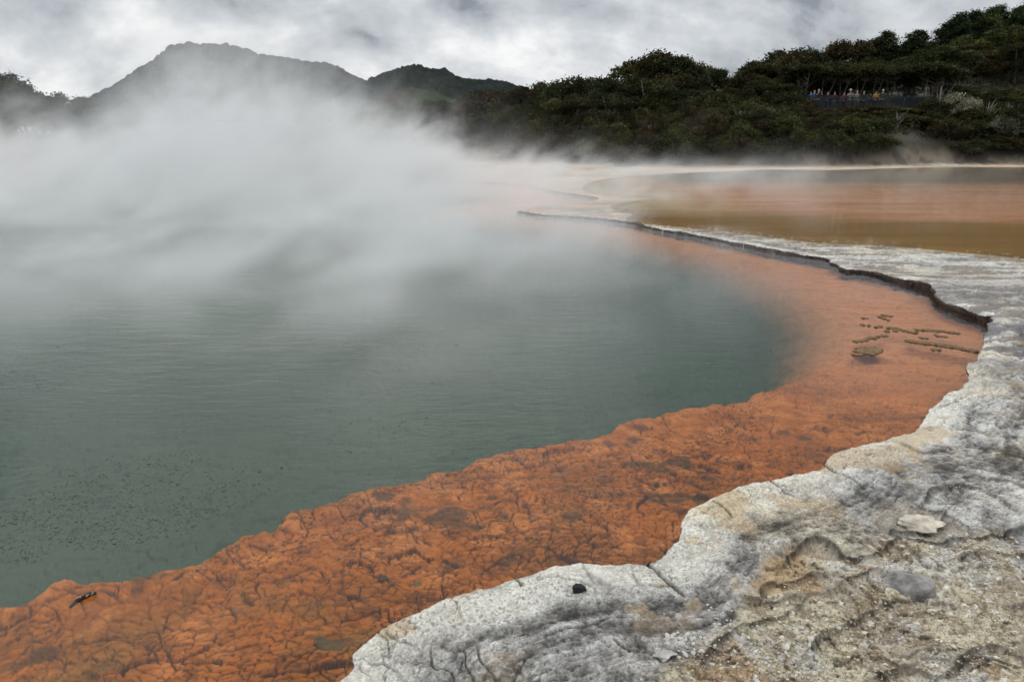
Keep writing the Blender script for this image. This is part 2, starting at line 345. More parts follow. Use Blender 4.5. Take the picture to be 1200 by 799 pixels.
RC = mixc(RC, (.07, .055, .04), (1 - ss(0, .12, S2_ - S1_)) * .6 * gvl + (1 - ss(0, .05, B2_ - B1_)) * .4 * (Bc_ > .55))
RC = 1.12 * RC * (.70 + .6 * n4)[..., None]
C = C + (RC - C) * inrub[..., None]
C = mixc(C, (.035, .028, .02), np.clip(SK * .93 * (.6 + .4 * ss(.4, .5, n2)) + CK * .85, 0, .95))  # shade below the scarp edges painted into the colour, along with the cracks
# terrace bed colours, banks
bend = np.interp(px_of, [700, 900, 1200], [20.0, 19.5, 17.3]) + 2.6 * (fbm(x * .18, y * .5, 170, 4) - .5)
stt = np.where(y > 34, fbm(x * .3, y * .7, 174, 4, .6), fbm(x * .35, y * 3.0, 171, 5, .6))
TC = np.ones((N, 3)) * np.array((.30, .165, .025)); TC = TC * (.6 + .8 * stt)[..., None]
OC = mixc(np.ones((N, 3)) * np.array((.66, .34, .18)), (.54, .24, .10), ss(.45, .6, stt)); OC = mixc(OC, (.72, .42, .24), ss(.50, .60, fbm(x * .25, y * 2.4, 172, 4)))
OC = mixc(OC, (.62, .54, .36), (1 - ss(4, 9, x)) * .75)
TC = TC + (OC - TC) * (ss(-1.2, 1.2, y - bend))[..., None]
TC = mixc(TC, (.23, .185, .11), ss(29, 34, y + 1.6 * (n0 - .5)) * ss(5, 9, x))
TC = mixc(TC, (.50, .40, .20), ss(.52, .58, fbm(x * 2.2, y * 2.6, 173, 4, .6)) * ss(27.5, 28.5, y) * (1 - ss(30, 32, y)) * ss(9, 15, x))
C = C + (TC - C) * ss(-.05, .10, sdt)[..., None]
specks = (worley(x * 5, y * 5, 175)[0] < .16) * np.exp(-((sdt - .2) / .25) ** 2)
C = mixc(C, (.60, .57, .48), specks * .9)
fl = ss(17, 21, y) * (1 - ss(-.05, .1, sdt))
FC = mixc(np.ones((N, 3)) * np.array((.46, .40, .29)), (.50, .33, .22), ss(.4, .65, n0)); FC = mixc(FC, (.25, .235, .21), ss(.50, .60, stt) * .7)
C = C + (FC - C) * fl[..., None]
C = mixc(C, (.17, .165, .16), ss(.40, .52, st2) * np.exp(-((x - 2.3) / 1.5) ** 2) * np.exp(-((y - 20.6) / 1.1) ** 2) * .95)
C = mixc(C, (.23, .19, .14), ss(46, 52, y) * ss(.42, .58, n1 * .5 + stt * .5) * .9)
C = mixc(C, (.13, .105, .075), ss(.02, .15, h) * ss(42, 46, y) * .95)
C = mixc(C, (.05, .042, .03), ss(.48, .58, fbm(x * .9, y * .5, 190, 4, .6)) * ss(.02, .15, h) * ss(42, 46, y) * .9)
C = mixc(C, (.030, .027, .016), ss(.5, 1.3, zl + 1.2 * (n0 - .5)) * ss(48, 52, y))
C = mixc(C, (.05, .065, .025), ss(100, 130, r))
# damp, algae-dark face; the shade under the lip is painted in as well
C = mixc(C, (.045, .040, .034), ss(.0, .08, wdep) * .95)
C = np.clip(C * (.80 + .40 * n3)[..., None], 0.015, .82)
wet = np.clip(ss(-.15, .02, sdt) + ss(0, .03, -sdl), 0, 1)
q = grid_faces(keep)
m, nt, out = new_mat('sinter')
at_ = nd(nt, 'ShaderNodeVertexColor', layer_name='Col')
geo = nd(nt, 'ShaderNodeNewGeometry')
nz = nd(nt, 'ShaderNodeTexNoise', {'Vector': geo.outputs['Position'], 'Scale': 70.0, 'Detail': 8.0, 'Roughness': 0.7})
nz2 = nd(nt, 'ShaderNodeTexNoise', {'Vector': geo.outputs['Position'], 'Scale': 14.0, 'Detail': 9.0, 'Roughness': 0.7})
k = mth(nt, 'MULTIPLY_ADD', nz.outputs['Fac'], 1.5, .25)
vm = nd(nt, 'ShaderNodeVectorMath', {0: at_.outputs['Color'], 'Scale': k}, operation='SCALE')
hh = mth(nt, 'ADD', nz.outputs['Fac'], mth(nt, 'MULTIPLY', nz2.outputs['Fac'], 3.0))
bp = nd(nt, 'ShaderNodeBump', {'Height': hh, 'Strength': .8, 'Distance': .012})
ro = mth(nt, 'MULTIPLY_ADD', at_.outputs['Alpha'], -.5, .9)
wl = nd(nt, 'ShaderNodeAttribute', attribute_name='wall'); gs = nd(nt, 'ShaderNodeSeparateXYZ', {0: geo.outputs['Normal']})
stp = nd(nt, 'ShaderNodeMapRange', {'Value': gs.outputs[2], 'From Min': .80, 'From Max': .45})
wk = mth(nt, 'MULTIPLY', stp.outputs[0], wl.outputs['Fac'])
wet_shade_rock = nd(nt, 'ShaderNodeVectorMath', {0: (.030, .027, .024), 'Scale': mth(nt, 'MULTIPLY_ADD', nz2.outputs['Fac'], 13.0, -4.2)}, operation='SCALE')  # wet rock with the shade of the undercut in its colour
vm = nd(nt, 'ShaderNodeMix', {0: wk, 6: vm.outputs[0], 7: wet_shade_rock.outputs[0]}, data_type='RGBA')
b = nd(nt, 'ShaderNodeBsdfPrincipled', {'Base Color': vm.outputs[2], 'Roughness': ro, 'Normal': bp.outputs[0], 'Specular IOR Level': .35})
nt.links.new(b.outputs[0], out.inputs[0])
CC = np.concatenate([C, wet[:, None]], 1)
me = np_mesh('ground', np.stack([xg, yg, zg], 1), q, m, True, CC)
wa = me.attributes.new('wall', 'FLOAT', 'POINT'); wa.data.foreach_set('value', ss(.03, .0, sdl).astype(np.float32) if False else (1 - ss(.005, .03, sdl)).astype(np.float32))
link('ground', me, kind='structure', label='white and grey sinter crust with ochre rubble beside the hot pool')
GZ = np.full(NR * NC, RIMZ); GZ[keep] = np.where(wdep > 0, RIMZ, zg); GZ = GZ.reshape(NR, NC)
def ground_z(X, Y):
    rr_ = math.hypot(X, Y); t = math.atan2(X, Y)
    i = int(np.clip(np.searchsorted(rr, rr_) - 1, 0, NR - 2)); j = int(np.clip(np.searchsorted(th, t) - 1, 0, NC - 2))
    a = min(max((rr_ - rr[i]) / (rr[i + 1] - rr[i]), 0), 1); b_ = min(max((t - th[j]) / (th[j + 1] - th[j]), 0), 1)
    return float((GZ[i, j] * (1 - b_) + GZ[i, j + 1] * b_) * (1 - a) + (GZ[i + 1, j] * (1 - b_) + GZ[i + 1, j + 1] * b_) * a)

tick('POOL BED')
# ================================================================== POOL BED (orange shelf, deep green)
keepb = (FULL['sdp'] > -.30 - .012 * FULL['r']) & (FULL['r'] < 75); take(keepb); N = len(x)
sds = sd_grid(shelf_poly)[keepb] + .15 * (fbm(x * 3, y * 3, 200, 4, .55) - .5) + .05 * (fbm(x * 10, y * 10, 201, 3) - .5) + .55 * ss(5.2, 8.5, r) * (1 - ss(9, 13, r)) + .07 * (1 - ss(5, 7, r))
jx = (fbm(x * 5, y * 5, 202, 4, .6) - .5); jy = (fbm(x * 5 + 9, y * 5, 203, 4, .6) - .5)
A1, A2, Ac = worley(x * 2.2 + wx * .7 + jx * .22, y * 3.0 + wy * .7 + jy * .22, 210)
B1, B2, Bc = worley(x * 5.5 + wx * 1.3 + jx * .5, y * 8.0 + wy * 1.3 + jy * .5, 211)
D1, D2, Dc = worley(x * 14 + wx * 2 + jx * 1.2, y * 21 + wy * 2 + jy * 1.2, 212)
big = np.sqrt(np.clip(1 - A1 ** 2, 0, 1)); med = np.sqrt(np.clip(1 - B1 ** 2, 0, 1)); sm = np.sqrt(np.clip(1 - D1 ** 2, 0, 1))
broken = np.clip(ss(.40, .54, fbm(x * 1.3 + 5, y * 1.6, 220, 5, .6)) + .5 * (1 - ss(3.2, 4.6, r)), 0, 1) * (1 - .75 * ss(5.5, 8, r)); gate = ss(.44, .56, fbm(x * 2.6, y * 2.6, 219, 4, .6))
bn = fbm(x * 5, y * 5, 230, 4); bn2 = fbm(x * 24, y * 24, 231, 3); bn3 = fbm(x * 60, y * 60, 222, 2)
plt = fbm(x * 1.7 + wx, y * 3.2 + wy, 224, 6, .6); plf = (plt * 12) % 1
def terr2(v, n, sh): t = v * n; b_ = np.floor(t); return (b_ + ss(.5 - sh, .5 + sh, t - b_)) / n
zb = -.17 + .034 * big + .034 * med * (.35 + .65 * gate) * ss(.1, .2, Bc) + 0.017 * sm * (.3 + .7 * broken) + .06 * (terr2(plt, 12, .2) - .5) + .008 * (fbm(x * 12, y * 12, 221, 3) - .5)
ckB = (1 - ss(.01, .07, B2 - B1)) * (.4 + .6 * gate); ckD = (1 - ss(0, .13, D2 - D1)) * (.25 + .75 * broken); ckA = (1 - ss(0, .035, A2 - A1)) * ss(.40, .52, bn); ckP = np.exp(-((plf - .46) / .10) ** 2) * ss(.45, .56, fbm(x * 2 + 3, y * 2, 225, 4))
zb += -.018 * ckB - .010 * ckD - .016 * ckA
zb = np.minimum(zb, -.05)
zb += .03 * np.exp(-(sds / .15) ** 2)
zb = zb - .02 * ss(6, 12, r)
wid = lerp(.28, 1.5, ss(5.5, 9, r)); wid = lerp(wid, 2.0, ss(12, 20, r))
dp = np.clip(sds / wid, 0, 3)
fall = ss(0, 1, dp)
zb = zb - 0.5 * fall - .8 * ss(.8, 3, dp)
BC = np.ones((N, 3)) * np.array((.49, .150, .028))
BC = mixc(BC, (.60, .21, .055), ss(.48, .62, bn)); BC = mixc(BC, (.36, .115, .02), ss(.5, .65, fbm(x * 2.2, y * 3, 232, 4)) * .8)
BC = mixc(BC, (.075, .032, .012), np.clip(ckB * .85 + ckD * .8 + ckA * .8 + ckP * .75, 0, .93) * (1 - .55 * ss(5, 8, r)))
BC = mixc(BC, (.16, .06, .02), ss(.56, .66, fbm(x * 9, y * 14, 236, 4, .65)) * .6 * broken)
BC = mixc(BC, (.10, .055, .025), ss(.66, .76, fbm(x * 3.1, y * 4.2, 233, 4)) * .8)
BC = mixc(BC, (.20, .14, .05), ss(.60, .75, fbm(x * 1.6 + 7, y * 1.6, 234, 3)) * (1 - ss(2.0, 4, r)) * .7)
BC = BC * (.64 + .46 * bn2)[..., None]
# sky sheen painted into the bed: rosier and paler towards the far end
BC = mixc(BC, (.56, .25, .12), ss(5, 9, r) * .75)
GC = np.ones((N, 3)) * np.array((.068, .102, .076)); GC = GC * (.85 + .3 * fbm(x * .5, y * .5, 240, 3))[..., None]
GC = mixc(GC, (.036, .062, .040), (1 - ss(.5, 2.2, dp)) * .6)
gf = ss(.05, .75, dp)
BC = BC + (GC - BC) * gf[..., None]
qb = grid_faces(keepb)
m, nt, out = new_mat('algae_bed')
at_ = nd(nt, 'ShaderNodeVertexColor', layer_name='Col'); geo = nd(nt, 'ShaderNodeNewGeometry')
nz = nd(nt, 'ShaderNodeTexNoise', {'Vector': geo.outputs['Position'], 'Scale': 60.0, 'Detail': 6.0, 'Roughness': 0.65})
vm = nd(nt, 'ShaderNodeVectorMath', {0: at_.outputs['Color'], 'Scale': mth(nt, 'MULTIPLY_ADD', nz.outputs['Fac'], .9, .55)}, operation='SCALE')
bp = nd(nt, 'ShaderNodeBump', {'Height': nz.outputs['Fac'], 'Strength': .4, 'Distance': .01})
b = nd(nt, 'ShaderNodeBsdfDiffuse', {'Color': vm.outputs[0], 'Normal': bp.outputs[0]})
nt.links.new(b.outputs[0], out.inputs[0])
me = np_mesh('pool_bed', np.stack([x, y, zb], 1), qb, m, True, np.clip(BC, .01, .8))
link('pool_bed', me, kind='structure', label='orange algae covered shelf dropping into deep green water')
ZB = np.full(NR * NC, -.2); ZB[keepb] = zb; ZB = ZB.reshape(NR, NC)

tick('WATER')
# ================================================================== WATER
def water_mat(name, tint, scale, bumpd, rough):
    m, nt, out = new_mat(name)
    geo = nd(nt, 'ShaderNodeNewGeometry')
    v = vmul(nt, geo.outputs['Position'], (1.0, 1.9, 1.0))
    a = nd(nt, 'ShaderNodeTexNoise', {'Vector': v, 'Scale': scale, 'Detail': 4.0, 'Roughness': .5})
    c = nd(nt, 'ShaderNodeTexNoise', {'Vector': vmul(nt, geo.outputs['Position'], (.8, 2.2, 1.0)), 'Scale': scale * .28, 'Detail': 2.0})
    d = nd(nt, 'ShaderNodeTexNoise', {'Vector': geo.outputs['Position'], 'Scale': .35, 'Detail': 2.0})
    hgt = mth(nt, 'ADD', a.outputs['Fac'], mth(nt, 'MULTIPLY', c.outputs['Fac'], 1.6))
    stg = mth(nt, 'MULTIPLY_ADD', d.outputs['Fac'], .9, -.12, clamp=True)
    bp = nd(nt, 'ShaderNodeBump', {'Height': hgt, 'Strength': stg, 'Distance': bumpd})
    fr = nd(nt, 'ShaderNodeFresnel', {'IOR': 1.33, 'Normal': bp.outputs[0]})
    rg_ = nd(nt, 'ShaderNodeTexNoise', {'Vector': vmul(nt, geo.outputs['Position'], (.55, 1.5, 1.0)), 'Scale': .8, 'Detail': 5.0})
    rgh = nd(nt, 'ShaderNodeMapRange', {'Value': rg_.outputs['Fac'], 'From Min': .38, 'From Max': .62, 'To Min': rough * .4, 'To Max': rough * 1.8})
    gl = nd(nt, 'ShaderNodeBsdfGlossy', {'Color': (1, 1, 1, 1), 'Roughness': rgh.outputs[0], 'Normal': bp.outputs[0]})
    tr = nd(nt, 'ShaderNodeBsdfTransparent', {'Color': (*tint, 1)})
    mx = nd(nt, 'ShaderNodeMixShader', {0: fr.outputs[0], 1: tr.outputs[0], 2: gl.outputs[0]})
    nt.links.new(mx.outputs[0], out.inputs[0]); return m
wm = water_mat('hot_pool_water', (.93, .95, .90), 10.0, .016, .09)
def sheet(name, poly, z, mat, **props):
    me = bpy.data.meshes.new(name); pts = [(float(p[0]), float(p[1]), z) for p in poly]
    import mathutils
    tris = mathutils.geometry.tessellate_polygon([[Vector(p) for p in pts]])
    me.from_pydata(pts, [], [tuple(t) for t in tris]); me.materials.append(mat); me.update()
    if me.polygons[0].normal.z < 0: me.flip_normals()
    return link(name, me, **props)
# pool outline pushed 0.25 m under the rim so the shoreline itself is the crust
def offset_poly(poly, d):
    out = []; n = len(poly)
    ar = sum(poly[i][0] * poly[(i + 1) % n][1] - poly[(i + 1) % n][0] * poly[i][1] for i in range(n))
    s = 1 if ar > 0 else -1
    for i in range(n):
        a, c = np.array(poly[i - 1]), np.array(poly[(i + 1) % n]); t = (c - a) / (np.linalg.norm(c - a) + 1e-9)
        out.append(np.array(poly[i]) + s * d * np.array((t[1], -t[0])))
    return out
sheet('pool_water', [(-75, -14), (-5, -3), (0, .3), (9.5, .3), (9.5, 43), (-75, 43)], 0.0, wm, kind='structure', label='steaming green hot spring water')
wt = water_mat('terrace_water_film', (.95, .93, .88), 14.0, .0022, .03)
sheet('terrace_water', offset_poly(terr_poly, .25), 0.10, wt, kind='structure', label='thin film of water over the ochre terrace')

tick('MOUNTAIN')
# ================================================================== MOUNTAINS
def ridge(name, pts, D, base_y, depth, mat, rough, seed, label):
    pxs = np.linspace(pts[0][0], pts[-1][0], 520); tops = np.interp(pxs, [p[0] for p in pts], [p[1] for p in pts])
    nv = 46; V = np.zeros((nv, len(pxs), 3))
    for j in range(nv):
        t = j / (nv - 1)                      # 0 front foot .. 0.6 crest .. 1 back
        Yd = D - depth * (0.6 - t)
        up = math.sin(min(t / .6, 1) * math.pi / 2) ** 1.1 if t <= .6 else math.cos((t - .6) / .4 * math.pi / 2)
        crest = np.array([at(a, c, D).z for a, c in zip(pxs, tops)])
        X = (pxs - 600) / F * D / 1.0 * (1 / (cP + 0 * D)) * 1.0
        X = np.array([at(a, c, D).x for a, c in zip(pxs, tops)]) * Yd / D
        Z = CAMZ + (crest - CAMZ) * (min(Yd, D) / D) * (math.sin(min(t / .6, 1) * math.pi / 2) ** .8 if t <= .6 else up)
        rg = fbm(X / (D * .05) + 3, np.full_like(X, Yd / (D * .05)), seed, 5) - .5
        tr = fbm(X / (D * .004), np.full_like(X, Yd / (D * .004)), seed + 9, 2) - .5
        V[j, :, 0] = X; V[j, :, 1] = Yd + rg * depth * .15
        V[j, :, 2] = Z + rg * crest * .55 * math.sin(math.pi * min(t / .6, 1)) + tr * rough * (up > .05)
    idx = np.arange(nv * len(pxs)).reshape(nv, -1)
    q = np.stack([idx[:-1, :-1], idx[:-1, 1:], idx[1:, 1:], idx[1:, :-1]], -1).reshape(-1, 4)
    link(name, np_mesh(name, V.reshape(-1, 3), q, mat, False), kind='structure', label=label)
def forest_mat(name, c1, c2, sc, patch=None):
    m, nt, out = new_mat(name)
    geo = nd(nt, 'ShaderNodeNewGeometry')
    n_ = nd(nt, 'ShaderNodeTexNoise', {'Vector': geo.outputs['Position'], 'Scale': sc, 'Detail': 8.0, 'Roughness': .7})
    mr = nd(nt, 'ShaderNodeMapRange', {'Value': n_.outputs['Fac'], 'From Min': .35, 'From Max': .65})
    mx = nd(nt, 'ShaderNodeMix', {0: mr.outputs[0], 6: (*c1, 1), 7: (*c2, 1)}, data_type='RGBA')
    colr = mx.outputs[2]
    for (cx, cy, cz, rx, rz_, pc) in (patch or []):
        sep = nd(nt, 'ShaderNodeSeparateXYZ', {0: geo.outputs['Position']})
        dx = mth(nt, 'DIVIDE', mth(nt, 'SUBTRACT', sep.outputs[0], cx), rx); dz = mth(nt, 'DIVIDE', mth(nt, 'SUBTRACT', sep.outputs[2], cz), rz_)
        dd = mth(nt, 'ADD', mth(nt, 'MULTIPLY', dx, dx), mth(nt, 'MULTIPLY', dz, dz))
        dd = mth(nt, 'ADD', dd, mth(nt, 'MULTIPLY', n_.outputs['Fac'], .4))
        k = nd(nt, 'ShaderNodeMapRange', {'Value': dd, 'From Min': 1.15, 'From Max': 1.25, 'To Min': 1.0, 'To Max': 0.0})
        mx2 = nd(nt, 'ShaderNodeMix', {0: k.outputs[0], 6: colr, 7: (*pc, 1)}, data_type='RGBA'); colr = mx2.outputs[2]
    bp = nd(nt, 'ShaderNodeBump', {'Height': n_.outputs['Fac'], 'Strength': 1.0, 'Distance': 6.0})
    b = nd(nt, 'ShaderNodeBsdfDiffuse', {'Color': colr, 'Normal': bp.outputs[0]})
    nt.links.new(b.outputs[0], out.inputs[0]); return m
mm = forest_mat('far_forest', (.010, .016, .017), (.034, .042, .034), .045)
ridge('distant_mountain', [(60,175),(100,128),(120,108),(150,90),(190,65),(205,56),(225,53),(260,53),(285,57),(300,64),(350,71),(380,76),(410,87),(430,96),(470,118),(520,150),(560,175)], 1300, 0, 900, mm, 9, 300, 'broad dark forested mountain behind the steam')
ridge('distant_mountain', [(380,150),(410,102),(440,90),(460,83),(480,78),(495,78),(515,83),(540,92),(560,96),(575,94),(588,95),(610,102),(640,113),(700,130),(760,175)], 1900, 0, 1000, mm, 12, 310, 'darker twin-humped ridge further back beyond the bush')
pa, pb = at(474, 118, 700), at(514, 118, 700)
m3 = forest_mat('foothill_cover', (.028, .042, .02), (.06, .075, .035), .04, [(pa.x, 0, pa.z, 34, 15, (.055, .048, .04)), (pb.x, 0, pb.z, 15, 9, (.036, .054, .026))])
ridge('foothill', [(330,175),(380,140),(410,135),(440,122),(455,110),(470,104),(485,104),(505,108),(530,118),(570,130),(640,150),(700,175)], 700, 0, 420, m3, 3, 320, 'low hill with bare brown ground and a bright green field')

tick('TREES')
# ================================================================== TREES
def leaf_mat(name, rough=.7):
    m, nt, out = new_mat(name)
    oi = nd(nt, 'ShaderNodeObjectInfo'); at_ = nd(nt, 'ShaderNodeVertexColor', layer_name='Col')
    mx0 = nd(nt, 'ShaderNodeVectorMath', {0: oi.outputs['Color'], 1: at_.outputs['Color']}, operation='MULTIPLY')
    mx = nd(nt, 'ShaderNodeVectorMath', {0: mx0.outputs[0], 'Scale': 1.25}, operation='SCALE')
    d = nd(nt, 'ShaderNodeBsdfDiffuse', {'Color': mx.outputs[0]})
    t = nd(nt, 'ShaderNodeBsdfTranslucent', {'Color': mx.outputs[0]})
    ms = nd(nt, 'ShaderNodeMixShader', {0: .25, 1: d.outputs[0], 2: t.outputs[0]})
    nt.links.new(ms.outputs[0], out.inputs[0]); return m
LEAF = leaf_mat('leaves'); BARK = simple_mat('bark', (.10, .09, .075), .9, .3, 6, .5); DEAD = simple_mat('dead_wood', (.17, .16, .145), .9, .2, 6, .4)
def crown_mesh(name, lobes, nclump, nleaf, leaf, seed, spread=.35, flat=.6, upright=0.0):
    """leaf clumps gathered on the outer part of uneven lobes; lobes = (x,y,z,rx,ry,rz)"""
    g = np.random.RandomState(seed); L = np.array(lobes, float)
    w = (L[:, 3] * L[:, 4] * L[:, 5]) ** (2 / 3); pick = g.choice(len(L), nclump, p=w / w.sum())
    d = g.normal(size=(nclump, 3)); d[:, 2] = np.where(d[:, 2] < -.3, -d[:, 2], d[:, 2]); d /= np.linalg.norm(d, axis=1)[:, None]
    rad = g.uniform(.55, 1.03, nclump) ** .7
    cc = L[pick, :3] + d * L[pick, 3:6] * rad[:, None]
    tone = g.uniform(.35, 1.0, nclump) ** 1.0 * g.choice([1.0, 1.9], nclump, p=[.72, .28]); hue = g.uniform(-.06, .10, nclump)
    csz = g.uniform(.6, 1.3, nclump) * spread
    n = nclump * nleaf; ci = np.repeat(np.arange(nclump), nleaf)
    o = g.normal(size=(n, 3)) * csz[ci][:, None] * np.array((1, 1, flat)) * .6
    c = cc[ci] + o; c[:, 2] = np.maximum(c[:, 2], .05)
    nrm = g.normal(size=(n, 3)) * .8 + o / (np.linalg.norm(o, axis=1)[:, None] + .01) * .6 + np.array((0, 0, .5)); nrm /= np.linalg.norm(nrm, axis=1)[:, None]
    u = np.cross(nrm, g.normal(size=(n, 3))); u /= np.linalg.norm(u, axis=1)[:, None] + 1e-9; v = np.cross(nrm, u)
    if upright: u = u * (1 - upright) + np.array((0, 0, 1)) * upright
    s = leaf * g.uniform(.6, 1.4, n)[:, None]
    V = np.stack([c - u * s - v * s * .25, c + u * s * .2 - v * s * .55, c + u * s + v * s * .25, c - u * s * .2 + v * s * .55], 1).reshape(-1, 3)
    Fq = np.arange(n * 4).reshape(n, 4)
    tn = (tone[ci] * g.uniform(.75, 1.25, n)); hu = hue[ci]
    col = np.stack([tn * (1 + hu), tn, tn * (1 - hu)], 1); col = np.repeat(col, 4, 0)
    me = np_mesh(name, V, Fq, LEAF, False, col)
    return me, cc
def trunk_mesh(name, tips, r0, H, seed, mat=BARK, stems=1, n=12):
    g = random.Random(seed); mb = MB(); tips = list(tips); g.shuffle(tips)
    for s_ in range(stems):
        lean = Vector((g.uniform(-.12, .12), g.uniform(-.12, .12), 0)) * H * (1 if stems == 1 else 2.2)
        f = Vector((g.uniform(-.2, .2), g.uniform(-.2, .2), 0)) * (stems > 1)
        pts = [f + lean * t + Vector((0, 0, H * t * .75 - .3 * (t == 0))) for t in (0, .25, .5, .75, 1)]
        mb.tube(pts, [r0, r0 * .8, r0 * .62, r0 * .42, r0 * .15], 8)
        for k in range(n // stems):
            tp = Vector(tips[(s_ * 17 + k) % len(tips)]); t = min(max(tp.z / (H * .75) - .35, .2), .9)
            st_ = f + lean * t + Vector((0, 0, H * t * .75)); mid = st_.lerp(tp, .5) + Vector((g.uniform(-.1, .1), g.uniform(-.1, .1), -.08)) * H * .4
            mb.tube([st_, mid, tp], [r0 * .38, r0 * .24, r0 * .06], 5)
    return mb.mesh(name, mat, True)
def lobes_broad(g, n=9, W=2.6, H=6.0):
    out = []
    for i in range(n):
        a = i * 2.4 + g.uniform(-.4, .4); rr_ = W * .65 * math.sqrt((i + .3) / n)
        out.append((rr_ * math.cos(a), rr_ * math.sin(a), H * g.uniform(.30, .84) - .08 * rr_, g.uniform(.34, .52) * W, g.uniform(.34, .52) * W, g.uniform(.15, .24) * H * .8))
    return out
def lobes_bush(g, n=8, W=1.6, H=2.4):
    out = []
    for i in range(n):
        a = i * 2.4 + g.uniform(-.4, .4); rr_ = W * .62 * math.sqrt((i + .2) / n)
        out.append((rr_ * math.cos(a), rr_ * math.sin(a), H * g.uniform(.25, .68), g.uniform(.32, .5) * W, g.uniform(.32, .5) * W, g.uniform(.22, .36) * H))
    return out
def lobes_pine(g, W=2.6, H=9.0):
    out = []
    for i in range(22):
        t = (i + .5) / 22; a = i * 2.4; rad = W * (1 - t) ** .5 * g.uniform(.35, .85)
        out.append((rad * math.cos(a), rad * math.sin(a), H * (.16 + .80 * t), W * .46 * (1 - t * .5) * g.uniform(.8, 1.2), W * .46 * (1 - t * .5), H * .095))
    return out
PROTO = {}
for kind, cnt in (('broad', 4), ('bush', 4), ('pine', 3), ('silver', 1), ('canopy', 2)):
    PROTO[kind] = []
    for i in range(cnt):
        g = random.Random(1000 + i * 7 + len(kind))
        if kind == 'broad': lb, H, a = lobes_broad(g, 8 + i * 2, H=6.0 + (i % 2) * .8), 6.0, dict(nclump=420, nleaf=28, leaf=.105, spread=.45, flat=.55)
        elif kind == 'bush': lb, H, a = lobes_bush(g), 2.4, dict(nclump=210, nleaf=24, leaf=.07, spread=.25, flat=.8)
        elif kind == 'canopy': lb, H, a = [(q[0] * 1.25, q[1] * 1.25, 6.0 * g.uniform(.70, .84), q[3] * 1.1, q[4] * 1.1, q[5] * .75) for q in lobes_broad(g, 11)], 6.0, dict(nclump=420, nleaf=28, leaf=.105, spread=.42, flat=.5)
        elif kind == 'silver': lb, H, a = lobes_bush(g, 10, 1.3, 2.6), 2.6, dict(nclump=160, nleaf=16, leaf=.08, spread=.2, flat=.9, upright=.5)
        else: lb, H, a = lobes_pine(g), 9.0, dict(nclump=620, nleaf=26, leaf=.14, spread=.5, flat=.75, upright=.3)
        cm, cc = crown_mesh('crown', lb, seed=50 + i * 13 + len(kind), **a)
        tm = trunk_mesh('trunk', [tuple(v) for v in cc[:60]], {'broad': .16, 'bush': .05, 'pine': .2, 'silver': .05, 'canopy': .13}[kind], H, i, DEAD if kind == 'silver' else BARK, {'broad': 2, 'bush': 3, 'pine': 1, 'silver': 3, 'canopy': 2}[kind])
        topz = max(v.co.z for v in cm.vertices)
        PROTO[kind].append((cm, tm, topz))
ORD = 'first second third fourth fifth sixth seventh eighth ninth tenth eleventh twelfth thirteenth fourteenth fifteenth sixteenth seventeenth eighteenth nineteenth twentieth'.split()
def ordn(i):
    if i < 20: return ORD[i]
    t = 'twenty thirty forty fifty'.split()[(i + 1) // 10 - 2]; u = (i + 1) % 10
    return (t + '-' + ORD[u - 1]) if u else {'twenty': 'twentieth', 'thirty': 'thirtieth', 'forty': 'fortieth', 'fifty': 'fiftieth'}[t]
TONES = {'dark green': (.036, .042, .020), 'olive green': (.058, .060, .024), 'brownish': (.044, .039, .020), 'mid green': (.060, .074, .030), 'grey-green': (.062, .066, .045), 'rusty brown': (.056, .045, .024), 'silvery': (.22, .22, .16), 'deep green': (.034, .048, .022)}
sky_px = [-200, -60, 0, 20, 40, 60, 80, 95, 110, 340, 362, 400, 440, 470, 500, 540, 570, 600, 640, 660, 690, 720, 745, 770, 795, 820, 850, 870, 900, 920, 950, 985, 1000, 1020, 1050, 1085, 1100, 1130, 1160, 1200, 1300, 1450]
sky_py = [70, 76, 82, 84, 90, 96, 104, 112, 128, 150, 138, 140, 138, 128, 118, 112, 118, 108, 106, 100, 104, 94, 82, 70, 77, 87, 90, 75, 77, 65, 61, 63, 57, 48, 50, 36, 27, 20, 13, -4, -36, -70]
def skyline(px): return float(np.interp(px, sky_px, sky_py)) - float(np.interp(px, [340, 420, 700, 1000], [0, 0, 6, 6]))
NAMEOF = {'canopy': ('bush_tree', 'tree', 'flat-topped tree'), 'broad': ('bush_tree', 'tree', 'spreading tree'), 'bush': ('shrub', 'shrub', 'rounded shrub'), 'pine': ('pine_tree', 'tree', 'pine'), 'silver': ('shrub', 'shrub', 'feathery shrub')}
